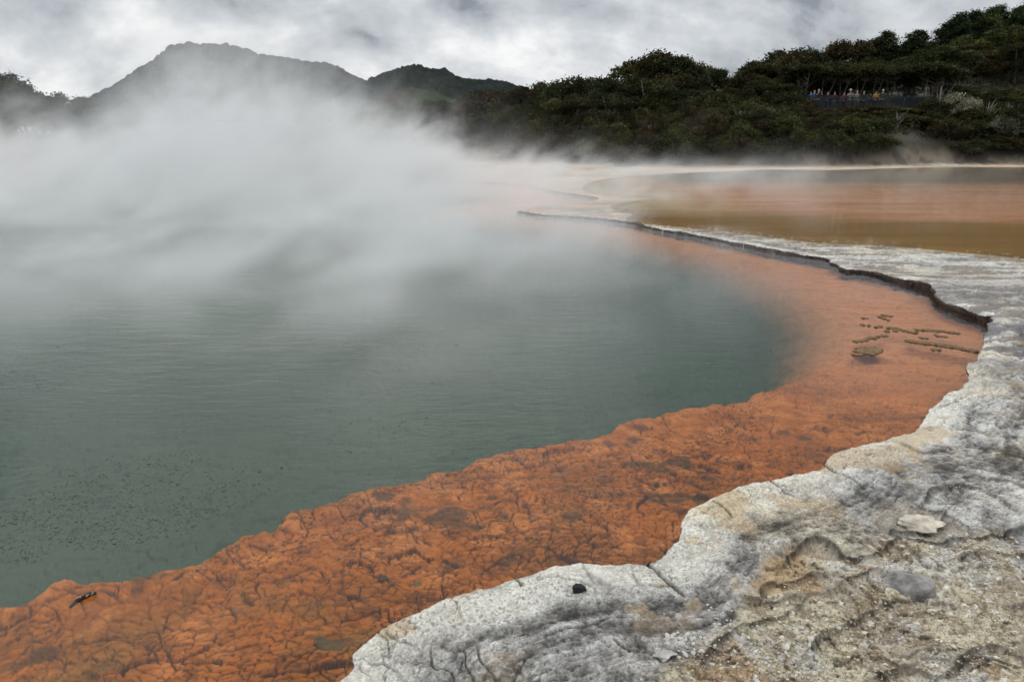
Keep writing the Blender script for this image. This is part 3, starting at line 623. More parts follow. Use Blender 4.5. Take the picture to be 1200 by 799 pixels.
def row(phrase, specs, group):
    """specs: (kind, px, Y, height or None, top_py or None, tone)"""
    specs = sorted(specs, key=lambda s: -s[1])
    for i, (kind, px, Y, hgt, tpy, tone) in enumerate(specs):
        X = (px - 600) / F * (Y * cP + CAMZ * sP) ; X = at(px, 160, Y).x
        gz = ground_z(X, Y) - .08
        if tpy is not None: hgt = max(at(px, tpy, Y).z - gz, .8)
        if 935 < px < 1080 and Y < 62: hgt = min(hgt, max(at(px, 133 + rnd.uniform(0, 3), Y).z - gz, .7))
        cm, tm, topz = PROTO[kind][rnd.randrange(len(PROTO[kind]))]
        s = hgt / topz
        nm, cat, noun = NAMEOF[kind]
        wsc = s * rnd.uniform(.9, 1.15)
        if kind == 'broad': wsc = max(min(wsc, 1.2), .72) * rnd.uniform(.95, 1.1)
        if kind == 'pine': wsc = max(wsc, .95)
        if kind == 'bush': wsc = max(wsc, .9)
        o = link(nm, None, loc=(X, Y, gz), rz=rnd.uniform(0, 6.28)); o.scale = (wsc, wsc, s)
        o['label'] = f'{tone} {noun}, ' + (f'{ordn(i)} from the right' if i else 'rightmost') + f' in {phrase}'
        o['category'] = cat; o['group'] = group
        c = link('crown', cm, o); tcol = TONES[tone]; j = rnd.uniform(.85, 1.2); c.color = (tcol[0] * j * rnd.uniform(.93, 1.07), tcol[1] * j, tcol[2] * j, 1)
        link('trunk', tm, o)
def spread(a, b, n, jit=.35):
    st_ = (b - a) / n
    return [a + st_ * (i + .5) + rnd.uniform(-jit, jit) * st_ for i in range(n)]
pick = lambda *t: rnd.choice(t)
# shrubs at the water's edge
row('shrub row along the far shore', [(pick('bush', 'bush', 'bush'), px, rnd.uniform(55.0, 56.2), rnd.uniform(1.5, 2.3), None, pick('brownish', 'olive green', 'rusty brown', 'dark green')) for px in spread(600, 1000, 19)] +
    [('bush', px, rnd.uniform(57.2, 58.4), rnd.uniform(1.5, 2.1), None, pick('olive green', 'dark green', 'grey-green')) for px in spread(1060, 1260, 8)], 'shrubs on the far shore')
row('foremost shrub row at the waterline', [('bush', px, rnd.uniform(49.6, 50.8), rnd.uniform(1.3, 2.0), None, pick('brownish', 'olive green', 'dark green', 'dark green')) for px in spread(715, 1040, 15)], 'foremost shrubs')
row('shrub row just behind the foremost one', [('bush', px, rnd.uniform(52.2, 53.2), rnd.uniform(1.7, 2.4), None, pick('brownish', 'olive green', 'rusty brown', 'dark green', 'mid green')) for px in spread(680, 1050, 15)], 'shrubs behind the foremost')
row('right-bank row above bare earth', [('bush', px, rnd.uniform(54.0, 55.0), rnd.uniform(1.4, 2.2), None, pick('dark green', 'brownish', 'grey-green')) for px in spread(1110, 1300, 8)], 'shrubs above bare earth')
row('shrub row on the right bank foot', [('bush', px, rnd.uniform(52.3, 53.2), rnd.uniform(.9, 1.5), None, pick('brownish', 'dark green')) for px in spread(1125, 1300, 8)], 'shrubs on the right bank foot')
row('row on the slope beneath the deck', [('bush', px, rnd.uniform(55.4, 57.0), rnd.uniform(1.2, 1.9), None, pick('brownish', 'dark green', 'olive green')) for px in spread(1035, 1125, 5)], 'shrubs on the slope under the deck')
row('scrub row in the steam', [('bush', px, rnd.uniform(60, 61.5), rnd.uniform(2.2, 3.2), None, 'dark green') for px in spread(-150, 350, 16)], 'scrub in the steam')
row('second shrub row above the shore', [('bush', px, rnd.uniform(57.6, 58.6), rnd.uniform(1.8, 2.6), None, pick('brownish', 'olive green', 'rusty brown', 'mid green')) for px in spread(600, 1040, 19)] +
    [('bush', px, rnd.uniform(59.4, 60.4), rnd.uniform(1.8, 2.5), None, pick('dark green', 'brownish')) for px in spread(1075, 1290, 8)], 'shrubs on the slope')
row('shrub row just below deck level', [('bush', px, rnd.uniform(59.6, 60.5), rnd.uniform(1.3, 1.75), None, pick('rusty brown', 'olive green', 'brownish')) for px in spread(905, 1085, 9)] +
    [('bush', px, rnd.uniform(60.5, 61.5), rnd.uniform(2.4, 3.2), None, pick('dark green', 'brownish', 'olive green')) for px in spread(590, 900, 12)], 'shrubs under the deck')
row('lowest shrub row on the right bank', [('bush', px, rnd.uniform(56.0, 56.8), rnd.uniform(1.0, 1.6), None, pick('brownish', 'dark green', 'grey-green')) for px in spread(1100, 1290, 8)], 'low shrubs on the right bank')
row('third shrub row right of the deck', [('bush', px, rnd.uniform(61.0, 62.2), rnd.uniform(1.8, 2.5), None, pick('dark green', 'brownish', 'olive green')) for px in spread(1145, 1300, 7)], 'shrubs right of the deck')
row('clump beside the deck end', [('silver', 1123, 58.6, None, 106, 'silvery'), ('silver', 1137, 58.9, None, 130, 'grey-green'), ('bush', 1096, 61.2, None, 108, 'grey-green'), ('broad', 1112, 63.5, None, 98, 'dark green'), ('broad', 1150, 62.5, None, 112, 'dark green'), ('broad', 1180, 62.8, None, 104, 'brownish'), ('broad', 1215, 62.5, None, 100, 'dark green'), ('broad', 1255, 63, None, 92, 'olive green')], 'trees by the deck end')
row('tree row left of the deck', [('broad', px, rnd.uniform(62.5, 64.5), None, max(skyline(px) + rnd.uniform(14, 34), 0), pick('dark green', 'brownish', 'olive green', 'dark green')) for px in spread(585, 925, 13)], 'bush left of the deck')
row('canopy row behind the deck', [('broad', px, rnd.uniform(67.2, 69.0), None, skyline(px) + rnd.uniform(16, 30), pick('dark green', 'olive green', 'grey-green', 'dark green')) for px in spread(925, 1100, 8)], 'canopy over the deck')
row('row close behind the deck', [('canopy', px, rnd.uniform(64.3, 64.9), None, rnd.uniform(70, 80), pick('dark green', 'olive green', 'dark green')) for px in spread(918, 1100, 8)], 'trees shading the deck')
row('dim pair by the deck', [('bush', 919, 61.2, 2.6, None, 'dark green'), ('bush', 930, 61.6, 1.9, None, 'brownish')], 'shrubs at the deck end')
row('skyline tree row', [('broad', px, rnd.uniform(70, 74), None, skyline(px) + rnd.choice([-11, -5, 0, 4, 9, 14]) + rnd.uniform(-3, 3), pick('dark green', 'dark green', 'olive green', 'brownish')) for px in spread(555, 985, 24)], 'skyline bush')
row('middle tree row', [('broad', px, rnd.uniform(66, 68), None, skyline(px) + rnd.uniform(10, 22), pick('dark green', 'olive green', 'brownish')) for px in spread(560, 925, 14)], 'bush in the middle')
row('lower hill row above the deck', [('broad', px, rnd.uniform(74, 77), None, skyline(px) + rnd.uniform(36, 56), pick('dark green', 'mid green', 'brownish')) for px in spread(960, 1340, 16)], 'hillside bush')
row('upper bush row below the pines', [('broad', px, rnd.uniform(79, 82), None, skyline(px) + rnd.uniform(28, 44), pick('dark green', 'mid green', 'olive green')) for px in spread(980, 1350, 14)], 'upper hillside bush')
row('middle pine row on the hill', [('pine', px, rnd.uniform(82, 87), None, skyline(px) + rnd.uniform(20, 36), pick('deep green', 'mid green', 'deep green')) for px in spread(990, 1380, 17)], 'hillside pines')
row('pine row on the hilltop', [('pine', px, rnd.uniform(92, 100), None, skyline(px) + rnd.choice([-9, -3, 2, 8]) + rnd.uniform(-3, 3), pick('deep green', 'mid green', 'deep green')) for px in spread(985, 1400, 27)], 'hilltop pines')
row('low wood beyond the steam', [('broad', px, rnd.uniform(78, 84), None, skyline(px) + rnd.uniform(0, 10), pick('dark green', 'dark green', 'mid green')) for px in spread(345, 600, 13)], 'wood beyond the steam')
row('thicket in front of the low wood', [('broad', px, rnd.uniform(66, 72), None, skyline(px) + rnd.uniform(14, 28), pick('dark green', 'olive green', 'brownish')) for px in spread(350, 600, 12)], 'thicket beyond the steam')
row('tall grove in the steam', [('broad', px, rnd.uniform(62, 68), None, skyline(px) + rnd.uniform(-3, 8), 'dark green') for px in spread(-160, 100, 11)] , 'grove in the steam')
row('low trees in the steam', [('broad', px, rnd.uniform(62, 68), None, rnd.uniform(128, 145), 'dark green') for px in spread(90, 350, 9)], 'low trees in the steam')

tick('VIEWING ')
# ================================================================== VIEWING DECK
WOOD = simple_mat('dark_timber', (.045, .042, .038), .8, .25, 5, .3); RAIL = simple_mat('painted_rail', (.030, .040, .047), .6, .15, 5)
DY = 62.0
dl, dr_ = at(925, 129, DY), at(1080, 129, DY); zf = at(1000, 129.5, DY).z
dk = link('viewing_deck', None, loc=((dl.x + dr_.x) / 2, DY, zf)); dk['label'] = 'dark timber viewing deck with blue-grey railing in the bush'; dk['category'] = 'viewing platform'
W = dr_.x - dl.x
link('floor', MB().box((0, 1.7, -.05), (W, 3.4, .10)).mesh('floor', WOOD), dk)
link('edge_beam', MB().box((0, -.06, -.16), (W + .1, .10, .26)).mesh('edge_beam', WOOD), dk)
for i in range(5):
    X = -W / 2 + .3 + i * (W - .6) / 4
    gz = ground_z(dk.location.x + X, DY + .3) - zf - .3
    link('support_post', MB().box((X, .3, (gz - .1) / 2), (.16, .16, abs(gz + .1))).mesh('support_post', WOOD), dk)
NP = 7; seg = W / NP
for i in range(NP + 1):
    link('railing_post', MB().box((-W / 2 + i * seg, 0, .56), (.09, .09, 1.12)).mesh('railing_post', RAIL), dk)
for i in range(NP):
    mb = MB(); x0 = -W / 2 + i * seg
    nb = 17
    for k_ in range(1, nb): mb.box((x0 + k_ * seg / nb, 0, .58), (.030, .022, .86))
    mb.box((x0 + seg / 2, 0, .14), (seg - .09, .05, .06)); mb.box((x0 + seg / 2, 0, 1.02), (seg - .09, .05, .06))
    link('railing_panel', mb.mesh('railing_panel', RAIL), dk)
link('top_rail', MB().box((0, 0, 1.15), (W + .1, .12, .045)).mesh('top_rail', RAIL), dk)
link('end_pole', MB().tube([(W / 2 + .12, .02, -1.0), (W / 2 + .12, .02, 1.9)], .045).mesh('end_pole', simple_mat('grey_pole', (.16, .16, .15), .6)), dk)

tick('PEOPLE')
def dead_tree(px, Y, hgt, label):
    X = at(px, 160, Y).x; gz = ground_z(X, Y) - .1; g_ = random.Random(int(px))
    o = link('dead_tree', None, loc=(X, Y, gz), rz=g_.uniform(0, 6)); o['label'] = label; o['category'] = 'dead tree'; o['group'] = 'bare grey trees in the bush'
    tips = [(g_.gauss(0, .22) * hgt, g_.gauss(0, .22) * hgt, hgt * g_.uniform(.45, 1.0)) for _ in range(16)]
    link('trunk', MB().tube([(0, 0, -.2), (.05, 0, hgt * .3), (.12, .05, hgt * .6), (.1, .1, hgt * .85)], [.09, .07, .05, .02], 7).mesh('trunk', DEAD, True), o)
    mb = MB()
    for t in tips:
        t = Vector(t); a0 = Vector((.1, .04, min(t.z * .45, hgt * .6))); mid = a0.lerp(t, .5) + Vector((g_.uniform(-.1, .1), g_.uniform(-.1, .1), -.05)) * hgt * .3
        mb.tube([a0, mid, t], [.022, .015, .005], 5)
        for _ in range(2): mb.tube([mid, mid + Vector((g_.uniform(-.2, .2), g_.uniform(-.2, .2), g_.uniform(.05, .3))) * hgt * .5], [.010, .004], 4)
    link('branches', mb.mesh('branches', DEAD, True), o)
for px, Y, hg, lb in ((1152, 57.0, 2.6, 'bare grey tree with spreading limbs low on the slope right of the deck'), (1178, 57.6, 2.2, 'smaller bare grey tree rightmost on the slope'), (1050, 55.0, 1.6, 'small bare grey tree on the bank beneath the deck pole'), (868, 56.2, 2.2, 'bare grey tree among shrubs left of the deck'), (760, 55.6, 2.0, 'leftmost bare grey tree low in the dark shrubs'), (1095, 60.2, 3.0, 'slender bare grey tree just beside the deck pole')): dead_tree(px, Y, hg, lb)

# low scrub and litter that covers the slope between the trees
g = np.random.RandomState(21); n_ = 5200
th_ = g.uniform(R(-50), R(50), n_); Yc = 53.5 + 36 * g.rand(n_) ** 1.4; Xc = Yc * np.tan(th_)
hz_ = hill(Xc, Yc); ok = (hz_ > .9) & ~((np.abs(Xc - dk.location.x) < W / 2 + 1) & (Yc > 59.5) & (Yc < 66.5)); Xc, Yc = Xc[ok], Yc[ok]; Zc = np.array([ground_z(a, c) for a, c in zip(Xc, Yc)])
nl = 22; ci = np.repeat(np.arange(len(Xc)), nl); n_ = len(ci); o_ = g.normal(size=(n_, 3)) * np.array((.42, .42, .22)) * g.uniform(.6, 1.4, len(Xc))[ci][:, None]
c_ = np.stack([Xc, Yc, Zc + .22], 1)[ci] + o_; u = g.normal(size=(n_, 3)); u /= np.linalg.norm(u, axis=1)[:, None]; v = np.cross(u, g.normal(size=(n_, 3))); v /= np.linalg.norm(v, axis=1)[:, None]
s_ = g.uniform(.06, .15, n_)[:, None]; VV = np.stack([c_ - u * s_, c_ - v * s_ * .5, c_ + u * s_, c_ + v * s_ * .5], 1).reshape(-1, 3)
cc_ = np.array([(.034, .036, .015), (.048, .040, .020), (.028, .042, .016), (.060, .052, .034)])[g.choice(4, len(Xc))][ci] * g.uniform(.6, 1.3, n_)[:, None]
o = link('undergrowth', np_mesh('undergrowth', VV, np.arange(n_ * 4).reshape(-1, 4), LEAF, False, np.repeat(cc_, 4, 0)), kind='stuff', label='low dark scrub covering the slope'); o.color = (1, 1, 1, 1)

# ================================================================== PEOPLE
SKIN = simple_mat('skin', (.45, .27, .19), .6, .05)
def skin_body(name, joints, edges, radii, mat, parent=None, **props):
    me = bpy.data.meshes.new(name); me.from_pydata([Vector(j) for j in joints], edges, []); me.materials.append(mat)
    o = link(name, me, parent, **props)
    md = o.modifiers.new('s', 'SKIN'); md.use_smooth_shade = True
    for i, v in enumerate(me.skin_vertices[0].data): v.radius = radii[i] if isinstance(radii[i], tuple) else (radii[i], radii[i]); v.use_root = (i == 0)
    sb = o.modifiers.new('d', 'SUBSURF'); sb.levels = 1; sb.render_levels = 1
    return o
def person(px, shirt, trousers, hair, label, hgt=1.7, turn=0.0, arms='rail', hat=None):
    loc = at(px, 120, DY + .48); k_ = hgt / 1.86
    e_ = link('person', None, loc=(loc.x, DY + .48, zf), rz=turn, label=label, category='person', group='visitors on the viewing deck')
    e_.scale = (k_, k_, k_)
    J = [(0, 0, .95), (0, 0, 1.15), (0, -.01, 1.38), (0, -.01, 1.50), (0, -.02, 1.58), (0, -.02, 1.66), (0, -.01, 1.74)]
    Rr = [(.13, .10), (.12, .09), (.13, .09), .05, (.065, .075), (.078, .09), (.05, .06)]
    E = [(0, 1), (1, 2), (2, 3), (3, 4), (4, 5), (5, 6)]
    for s in (-1, 1):
        n = len(J); J += [(s * .10, 0, .90), (s * .11, -.02, .50), (s * .11, .01, .09), (s * .12, -.14, .04)]; Rr += [(.085, .085), .055, .04, (.04, .03)]; E += [(0, n), (n, n + 1), (n + 1, n + 2), (n + 2, n + 3)]
        n = len(J)
        if arms == 'rail': J += [(s * .19, 0, 1.42), (s * .27, -.08, 1.16), (s * .17, -.34, 1.17), (s * .15, -.43, 1.18)]
        elif arms == 'camera': J += [(s * .19, 0, 1.42), (s * .28, -.14, 1.22), (s * .10, -.30, 1.52), (s * .06, -.33, 1.58)]
        else: J += [(s * .19, 0, 1.42), (s * .25, .02, 1.13), (s * .26, -.06, .88), (s * .26, -.08, .79)]
        Rr += [.06, .042, .033, (.03, .02)]; E += [(2, n), (n, n + 1), (n + 1, n + 2), (n + 2, n + 3)]
    skin_body('body', J, E, Rr, SKIN, e_)
    sj = [(0, 0, .88), (0, 0, 1.15), (0, -.01, 1.38), (0, -.01, 1.47)]; sr = [(.165, .13), (.145, .115), (.155, .115), (.08, .075)]; se = [(0, 1), (1, 2), (2, 3)]
    for s in (-1, 1):
        n = len(sj); a = [Vector(j) for j in J[-4:-1]] if s == 1 else [Vector(j) for j in J[-12:-9]]
        if s == -1: a = [Vector((-abs(q_.x), q_.y, q_.z)) for q_ in [Vector(j) for j in J[-4:-1]]]
        sj += [a[0], a[1], a[1].lerp(a[2], .3)]; sr += [.075, .058, .052]; se += [(2, n), (n, n + 1), (n + 1, n + 2)]
    skin_body('shirt', sj, se, sr, simple_mat('shirt_cloth', tuple(v * .5 for v in shirt), .85, .1), e_)  # shirt colour darkened to stand in for the shade on the deck
    tj = [(0, 0, .98)]; tr_ = [(.155, .12)]; te = []
    for s in (-1, 1):
        n = len(tj); tj += [(s * .10, 0, .86), (s * .11, -.02, .50), (s * .11, .01, .12)]; tr_ += [(.105, .10), .075, .065]; te += [(0, n), (n, n + 1), (n + 1, n + 2)]
    skin_body('trousers', tj, te, tr_, simple_mat('trouser_cloth', tuple(v * .25 for v in trousers), .85, .1), e_)  # trousers darkened further, deck shade put into the cloth colour
    skin_body('hair', [(0, .015, 1.64), (0, .01, 1.73), (0, .0, 1.785)], [(0, 1), (1, 2)], [(.085, .085), (.088, .095), (.05, .06)], simple_mat('hair', hair, .7, .1), e_)
    if hat:
        mb = MB(); mb.tube([(0, -.02, 1.745), (0, -.02, 1.76)], .17, 16); mb.tube([(0, -.01, 1.75), (0, -.01, 1.83), (0, -.01, 1.86)], [.105, .10, .06], 16)
        link('hat', mb.mesh('hat', simple_mat('hat_cloth', hat, .8, .05), True), e_)
W_, K_, B_ = (.75, .75, .74), (.03, .03, .035), (.03, .035, .06)
person(931, K_, K_, (.5, .5, .5), 'grey-haired person in black at the dim end of the deck', 1.68, .2)
person(937, W_, B_, (.1, .08, .06), 'person in white top and white hat near the dim deck end', 1.66, .1, 'rail', W_)
person(949, (.03, .16, .5), B_, (.06, .05, .04), 'person in bright blue shirt leaning on the railing', 1.62, -.1)
person(953, (.05, .2, .48), K_, (.25, .15, .08), 'brown-haired person in paler blue top behind the railing', 1.74, .3, 'down')
person(958, B_, (.35, .34, .32), (.5, .42, .3), 'fair-haired tall person in navy top beside the blue shirts', 1.82, .0, 'camera')
person(969, K_, B_, (.03, .02, .02), 'dark-haired person in black top standing before the magenta one', 1.62, .2)
person(977, (.08, .06, .06), (.4, .38, .36), (.05, .03, .02), 'person in brown top and pale trousers at the railing', 1.6, -.3)
person(988, (.32, .03, .14), B_, (.04, .03, .02), 'person in magenta top at the middle of the railing', 1.58, .2)
person(995, (.45, .43, .40), (.42, .40, .36), (.4, .4, .4), 'person in beige clothes and pale hat taking a photo', 1.76, 0, 'camera', (.6, .58, .52))
person(1003, (.4, .45, .5), (.5, .52, .55), (.3, .2, .12), 'person in pale blue-grey clothes behind the railing', 1.7, .2, 'down')
person(1011, K_, K_, (.35, .34, .33), 'grey-haired person in black alone between pale and yellow visitors', 1.66, -.2)
person(1025, (.75, .42, .03), B_, (.05, .04, .03), 'person in yellow-orange top at the railing', 1.66, .1)
person(1033, (.08, .09, .1), (.2, .2, .18), (.5, .5, .5), 'white-haired tall person in dark jacket beside yellow top', 1.82, 0, 'down')

tick('STONES A')
# ================================================================== STONES AND SMALL THINGS
def rock_mesh(name, size, seed, mat, ang=.25, sub=3, flat=.6):
    import bmesh
    bm = bmesh.new(); bmesh.ops.create_icosphere(bm, subdivisions=sub, radius=1.0)
    g = np.random.RandomState(seed); co = np.array([v.co[:] for v in bm.verts])
    for _ in range(9):                                    # chip faces off
        n = g.normal(size=3); n /= np.linalg.norm(n); d = g.uniform(.55, .85); t = co @ n - d
        co -= np.outer(np.clip(t, 0, None) * .9, n)
    nn = fbm(co[:, 0] * 2.2 + seed, co[:, 1] * 2.2 + co[:, 2] * 1.7, seed, 4) - .5
    co *= (1 + ang * nn)[:, None]; co *= np.array((1, g.uniform(.65, .9), flat)) * size
    for v, c_ in zip(bm.verts, co): v.co = c_
    me = bpy.data.meshes.new(name); bm.to_mesh(me); bm.free(); me.materials.append(mat)
    me.polygons.foreach_set('use_smooth', [sub > 2] * len(me.polygons)); return me
M_white = simple_mat('pale_stone', (.60, .58, .53), .85, .2, 30, .5); M_tan = simple_mat('tan_stone', (.40, .34, .24), .9, .25, 30, .5)
M_black = simple_mat('black_stone', (.02, .02, .02), .8, .2, 40, .6); M_grey = simple_mat('blue_grey_stone', (.21, .20, .19), .85, .75, 11, 1.0)
M_brown = simple_mat('brown_crust', (.17, .10, .045), .7, .35, 30, .8); M_dkalg = simple_mat('dark_algae_stone', (.07, .045, .02), .8, .2, 30, .5)
def place(name, me, px, py, label, cat, zoff=0.0, group=None, rz=0.0, bed=False, zref=RIMZ):
    X, Y = P(px, py, zref)
    if bed:
        i = int(np.clip(np.searchsorted(rr, math.hypot(X, Y)) - 1, 0, NR - 2)); j = int(np.clip(np.searchsorted(th, math.atan2(X, Y)) - 1, 0, NC - 2)); z = float(ZB[i, j])
    else: z = ground_z(X, Y)
    o = link(name, me, loc=(X, Y, z + zoff), rz=rz); o['label'] = label; o['category'] = cat
    if group: o['group'] = group
    return o
place('stone', rock_mesh('stone', .034, 5, M_black, .45, 4, flat=.8), 679, 696, 'round black stone lying on the white crust', 'stone', .012)
place('stone', rock_mesh('stone', .018, 2, M_grey, flat=.8), 786, 702, 'small dark grey stone by a crack in the white crust', 'stone', .006)
place('stone', rock_mesh('stone', .035, 3, M_dkalg, .4, 3, flat=.35), 449, 690, 'flat dark stone lying on the orange shelf under water', 'stone', .01, bed=True, zref=-.15)
place('stone', rock_mesh('stone', .033, 4, simple_mat('olive_stone', (.15, .10, .035), .8), flat=.35), 489, 694, 'flat olive stone beside the dark one under water', 'stone', .008, bed=True, zref=-.15)
place('boulder', rock_mesh('boulder', .155, 18, M_grey, .35, 4, .5), 1058, 686, 'rounded blue-grey boulder half buried in ochre rubble', 'boulder', -.008, rz=.3, zref=.1)
place('rock_slab', rock_mesh('rock_slab', .125, 29, simple_mat('cream_crust', (.44, .40, .33), .9, .5, 16, 1.0), .7, 4, .20), 1080, 609, 'cream slab of crust perched above the dark crevice', 'rock', .004, rz=.1)
place('rock_slab', rock_mesh('rock_slab', .04, 27, M_tan, .5, 4, .3), 1135, 706, 'pale grey flat rock in the middle of the rubble', 'rock', .01, rz=.5, zref=.1)
place('rock_slab', rock_mesh('rock_slab', .045, 34, simple_mat('chalky_block', (.40, .385, .35), .9, .4, 14, .8), .9, 4, .35), 779, 769, 'white blocky slab at the edge of the stone heap', 'rock', .01, rz=.2)
place('boulder', rock_mesh('boulder', .11, 31, simple_mat('olive_boulder', (.10, .062, .022), .9, .5, 12), .5, 4, .35), 385, 762, 'dark olive boulder under water beside the white crust', 'boulder', -.022, bed=True, zref=-.15)
# heaps of pale chips: the larger ones one by one
CHIP = [rock_mesh('stone', 1.0, 40 + i, M_white, .3, 2, .6) for i in range(5)]; CHIPT = [rock_mesh('stone', 1.0, 60 + i, M_tan, .3, 2, .55) for i in range(4)]
def heap(cx, cy, sx, sy, n, smin, smax, label, group, meshes):
    for i in range(n):
        px, py = rnd.gauss(cx, sx), rnd.gauss(cy, sy)
        X, Y = P(px, py, .1); s = rnd.uniform(smin, smax) * (1.3 if rnd.random() < .12 else 1)
        o = link('stone', rnd.choice(meshes), loc=(X, Y, ground_z(X, Y) + s * .25), rz=rnd.uniform(0, 6.28)); o.scale = (s, s, s)
        o.rotation_euler = (rnd.uniform(-.5, .5), rnd.uniform(-.5, .5), rnd.uniform(0, 6)); o['label'] = label; o['category'] = 'stone'; o['group'] = group
heap(808, 768, 13, 9, 34, .006, .015, 'small white chip of stone in the heap under the crust edge', 'white chips in the heap', CHIP)
heap(845, 740, 14, 9, 20, .005, .010, 'white chip of stone scattered up from the heap', 'white chips above the heap', CHIP)
heap(925, 785, 22, 9, 26, .006, .012, 'pale chip of stone on the lower ochre slope', 'pale chips on the lower slope', CHIP)
heap(940, 732, 30, 14, 22, .005, .014, 'pale chip of stone in the hollow of yellow mud', 'pale chips in the hollow', CHIP)
heap(1150, 650, 35, 14, 34, .006, .013, 'pale chip of stone below the dark crevice', 'pale chips below the crevice', CHIP)
heap(1090, 740, 60, 25, 60, .006, .014, 'tan chip of stone strewn over the ochre rubble', 'tan chips on the rubble', CHIPT + CHIP[:1])
# gravel too fine to count
g = np.random.RandomState(5); nG = 15000
gpx = g.uniform(690, 1330, nG); gpy = g.uniform(560, 860, nG); pts = np.array([P(a, c, .1) for a, c in zip(gpx, gpy)])
sr_ = sdist(pts[:, 0], pts[:, 1], rub_poly); dn = fbm(pts[:, 0] * 2.5, pts[:, 1] * 2.5, 400, 4)
ok = ((sr_ > .0) & (dn > .40)) | (((gpx - 1132) / 40) ** 2 + ((gpy - 590) / 16) ** 2 < 1); pts = pts[ok]; dn = dn[ok]
V = []; Fq = []; base = np.array([(1, 0, 0), (0, 1, 0), (-1, 0, 0), (0, -1, 0), (0, 0, .8), (0, 0, -.8)], float); tri = np.array([(0, 1, 4), (1, 2, 4), (2, 3, 4), (3, 0, 4), (1, 0, 5), (2, 1, 5), (3, 2, 5), (0, 3, 5)])
cols = []
for i, (X, Y) in enumerate(pts):
    s = g.uniform(.0020, .0060) * (1 + (g.rand() < .06) * .8)
    v = base * (1 + g.uniform(-.35, .35, (6, 3))) + g.uniform(-.2, .2, (6, 3)); a = g.uniform(0, 6.28)
    rot = np.array([(math.cos(a), -math.sin(a), 0), (math.sin(a), math.cos(a), 0), (0, 0, 1)])
    V.append(v @ rot.T * s + np.array((X, Y, ground_z(X, Y) + s * .3))); Fq.append(tri + 6 * i)
    c_ = [(.58, .56, .50), (.42, .36, .24), (.24, .19, .12), (.36, .34, .31)][g.choice(4, p=[.25, .4, .2, .15])]; cols.append(np.tile(c_, (6, 1)))
m, nt, out = new_mat('gravel_mix'); at_ = nd(nt, 'ShaderNodeVertexColor', layer_name='Col'); b = nd(nt, 'ShaderNodeBsdfDiffuse', {'Color': at_.outputs[0]}); nt.links.new(b.outputs[0], out.inputs[0])
link('gravel', np_mesh('gravel', np.concatenate(V), np.concatenate(Fq), m, False, np.concatenate(cols)), kind='stuff', label='fine ochre and pale gravel over the rubble')
# brown crust nodules standing out of the shallow water
def nodules(name, pxs, size, label, group=None):
    """small rounded lumps grown together along a line of points"""
    X0_, Y0_ = P(*pxs[0], 0.0); import bmesh
    bm = bmesh.new(); gg = random.Random(int(pxs[0][0] * 7 + pxs[0][1]))
    for a, c_ in pxs:
        X, Y = P(a, c_, 0.0)
        bmesh.ops.create_icosphere(bm, subdivisions=2, radius=1, matrix=Matrix.Translation((X - X0_ + gg.uniform(-.01, .01), Y - Y0_ + gg.uniform(-.02, .02), -.002)) @ Matrix.Diagonal((size * gg.uniform(.8, 1.3), size * gg.uniform(.9, 1.5), size * .55, 1)))
    me = bpy.data.meshes.new(name); bm.to_mesh(me); bm.free(); me.materials.append(M_brown); me.polygons.foreach_set('use_smooth', [True] * len(me.polygons))
    o = link(name, me, loc=(X0_, Y0_, 0)); o['label'] = label; o['category'] = 'crust lump'
    rm = o.modifiers.new('r', 'REMESH'); rm.mode = 'VOXEL'; rm.voxel_size = .009
    tx = bpy.data.textures.get('lump') or bpy.data.textures.new('lump', 'CLOUDS'); tx.noise_scale = .03
    dm = o.modifiers.new('d', 'DISPLACE'); dm.texture = tx; dm.strength = .028; dm.mid_level = .5
    if group: o['group'] = group
    return o
def line(a, c, n, bow=0): return [(a[0] + (c[0] - a[0]) * t / (n - 1), a[1] + (c[1] - a[1]) * t / (n - 1) + bow * math.sin(math.pi * t / (n - 1))) for t in range(n)]
nodules('crust_ridge', line((1074, 386.5), (1122, 390.5), 26, -1), .028, 'shorter of two long brown crust ridges in the shallow water')
nodules('crust_ridge', line((1065, 400), (1145, 412), 40, -1.2), .036, 'longest brown crust ridge reaching the dark bank')
gp = 'brown crust lumps standing in the shallows'
nodules('crust_lump', line((1003, 400), (1024, 396), 9), .030, 'knobbly low ridge of brown crust nearest the green water', gp)
nodules('crust_lump', line((1029, 394), (1036, 393), 3), .030, 'small double brown lump between ridge and ring', gp)
nodules('crust_lump', line((1056, 386.5), (1071, 390), 6), .030, 'short brown bar just ahead of the shorter long ridge', gp)
nodules('crust_lump', line((1034, 369), (1046, 371), 5) + line((1030, 371), (1040, 375), 4), .028, 'curved cluster of pale brown knobs furthest from the viewer', gp)
nodules('crust_lump', line((1041, 384), (1049, 384.5), 4) + [(1040, 388), (1048, 387)], .030, 'clump of brown knobs in the middle of the lumps', gp)
nodules('crust_lump', line((1011, 372.5), (1015, 372.5), 2), .028, 'tiny brown lump nearest the open pool, furthest back', gp)
nodules('crust_lump', line((1011, 381), (1016, 381), 2), .030, 'tiny brown lump just in front of the furthest one', gp)
nodules('crust_lump', line((1026, 383), (1031, 383), 3), .030, 'tiny brown lump between the tiny pair and the clump', gp)
nodules('crust_lump', line((1080, 396), (1084, 396), 2), .028, 'single brown lump between the two long ridges', gp)
nodules('crust_lump', line((1097, 393), (1107, 394.5), 5), .028, 'rounded brown clump between the long ridges near the bank', gp)
nodules('crust_lump', line((1092, 409.5), (1099, 409.5), 3), .028, 'lone brown lump in front of the longest ridge', gp)
nodules('crust_lump', line((1000, 415), (1008, 416), 3), .030, 'small brown lump touching the broad patch', gp)
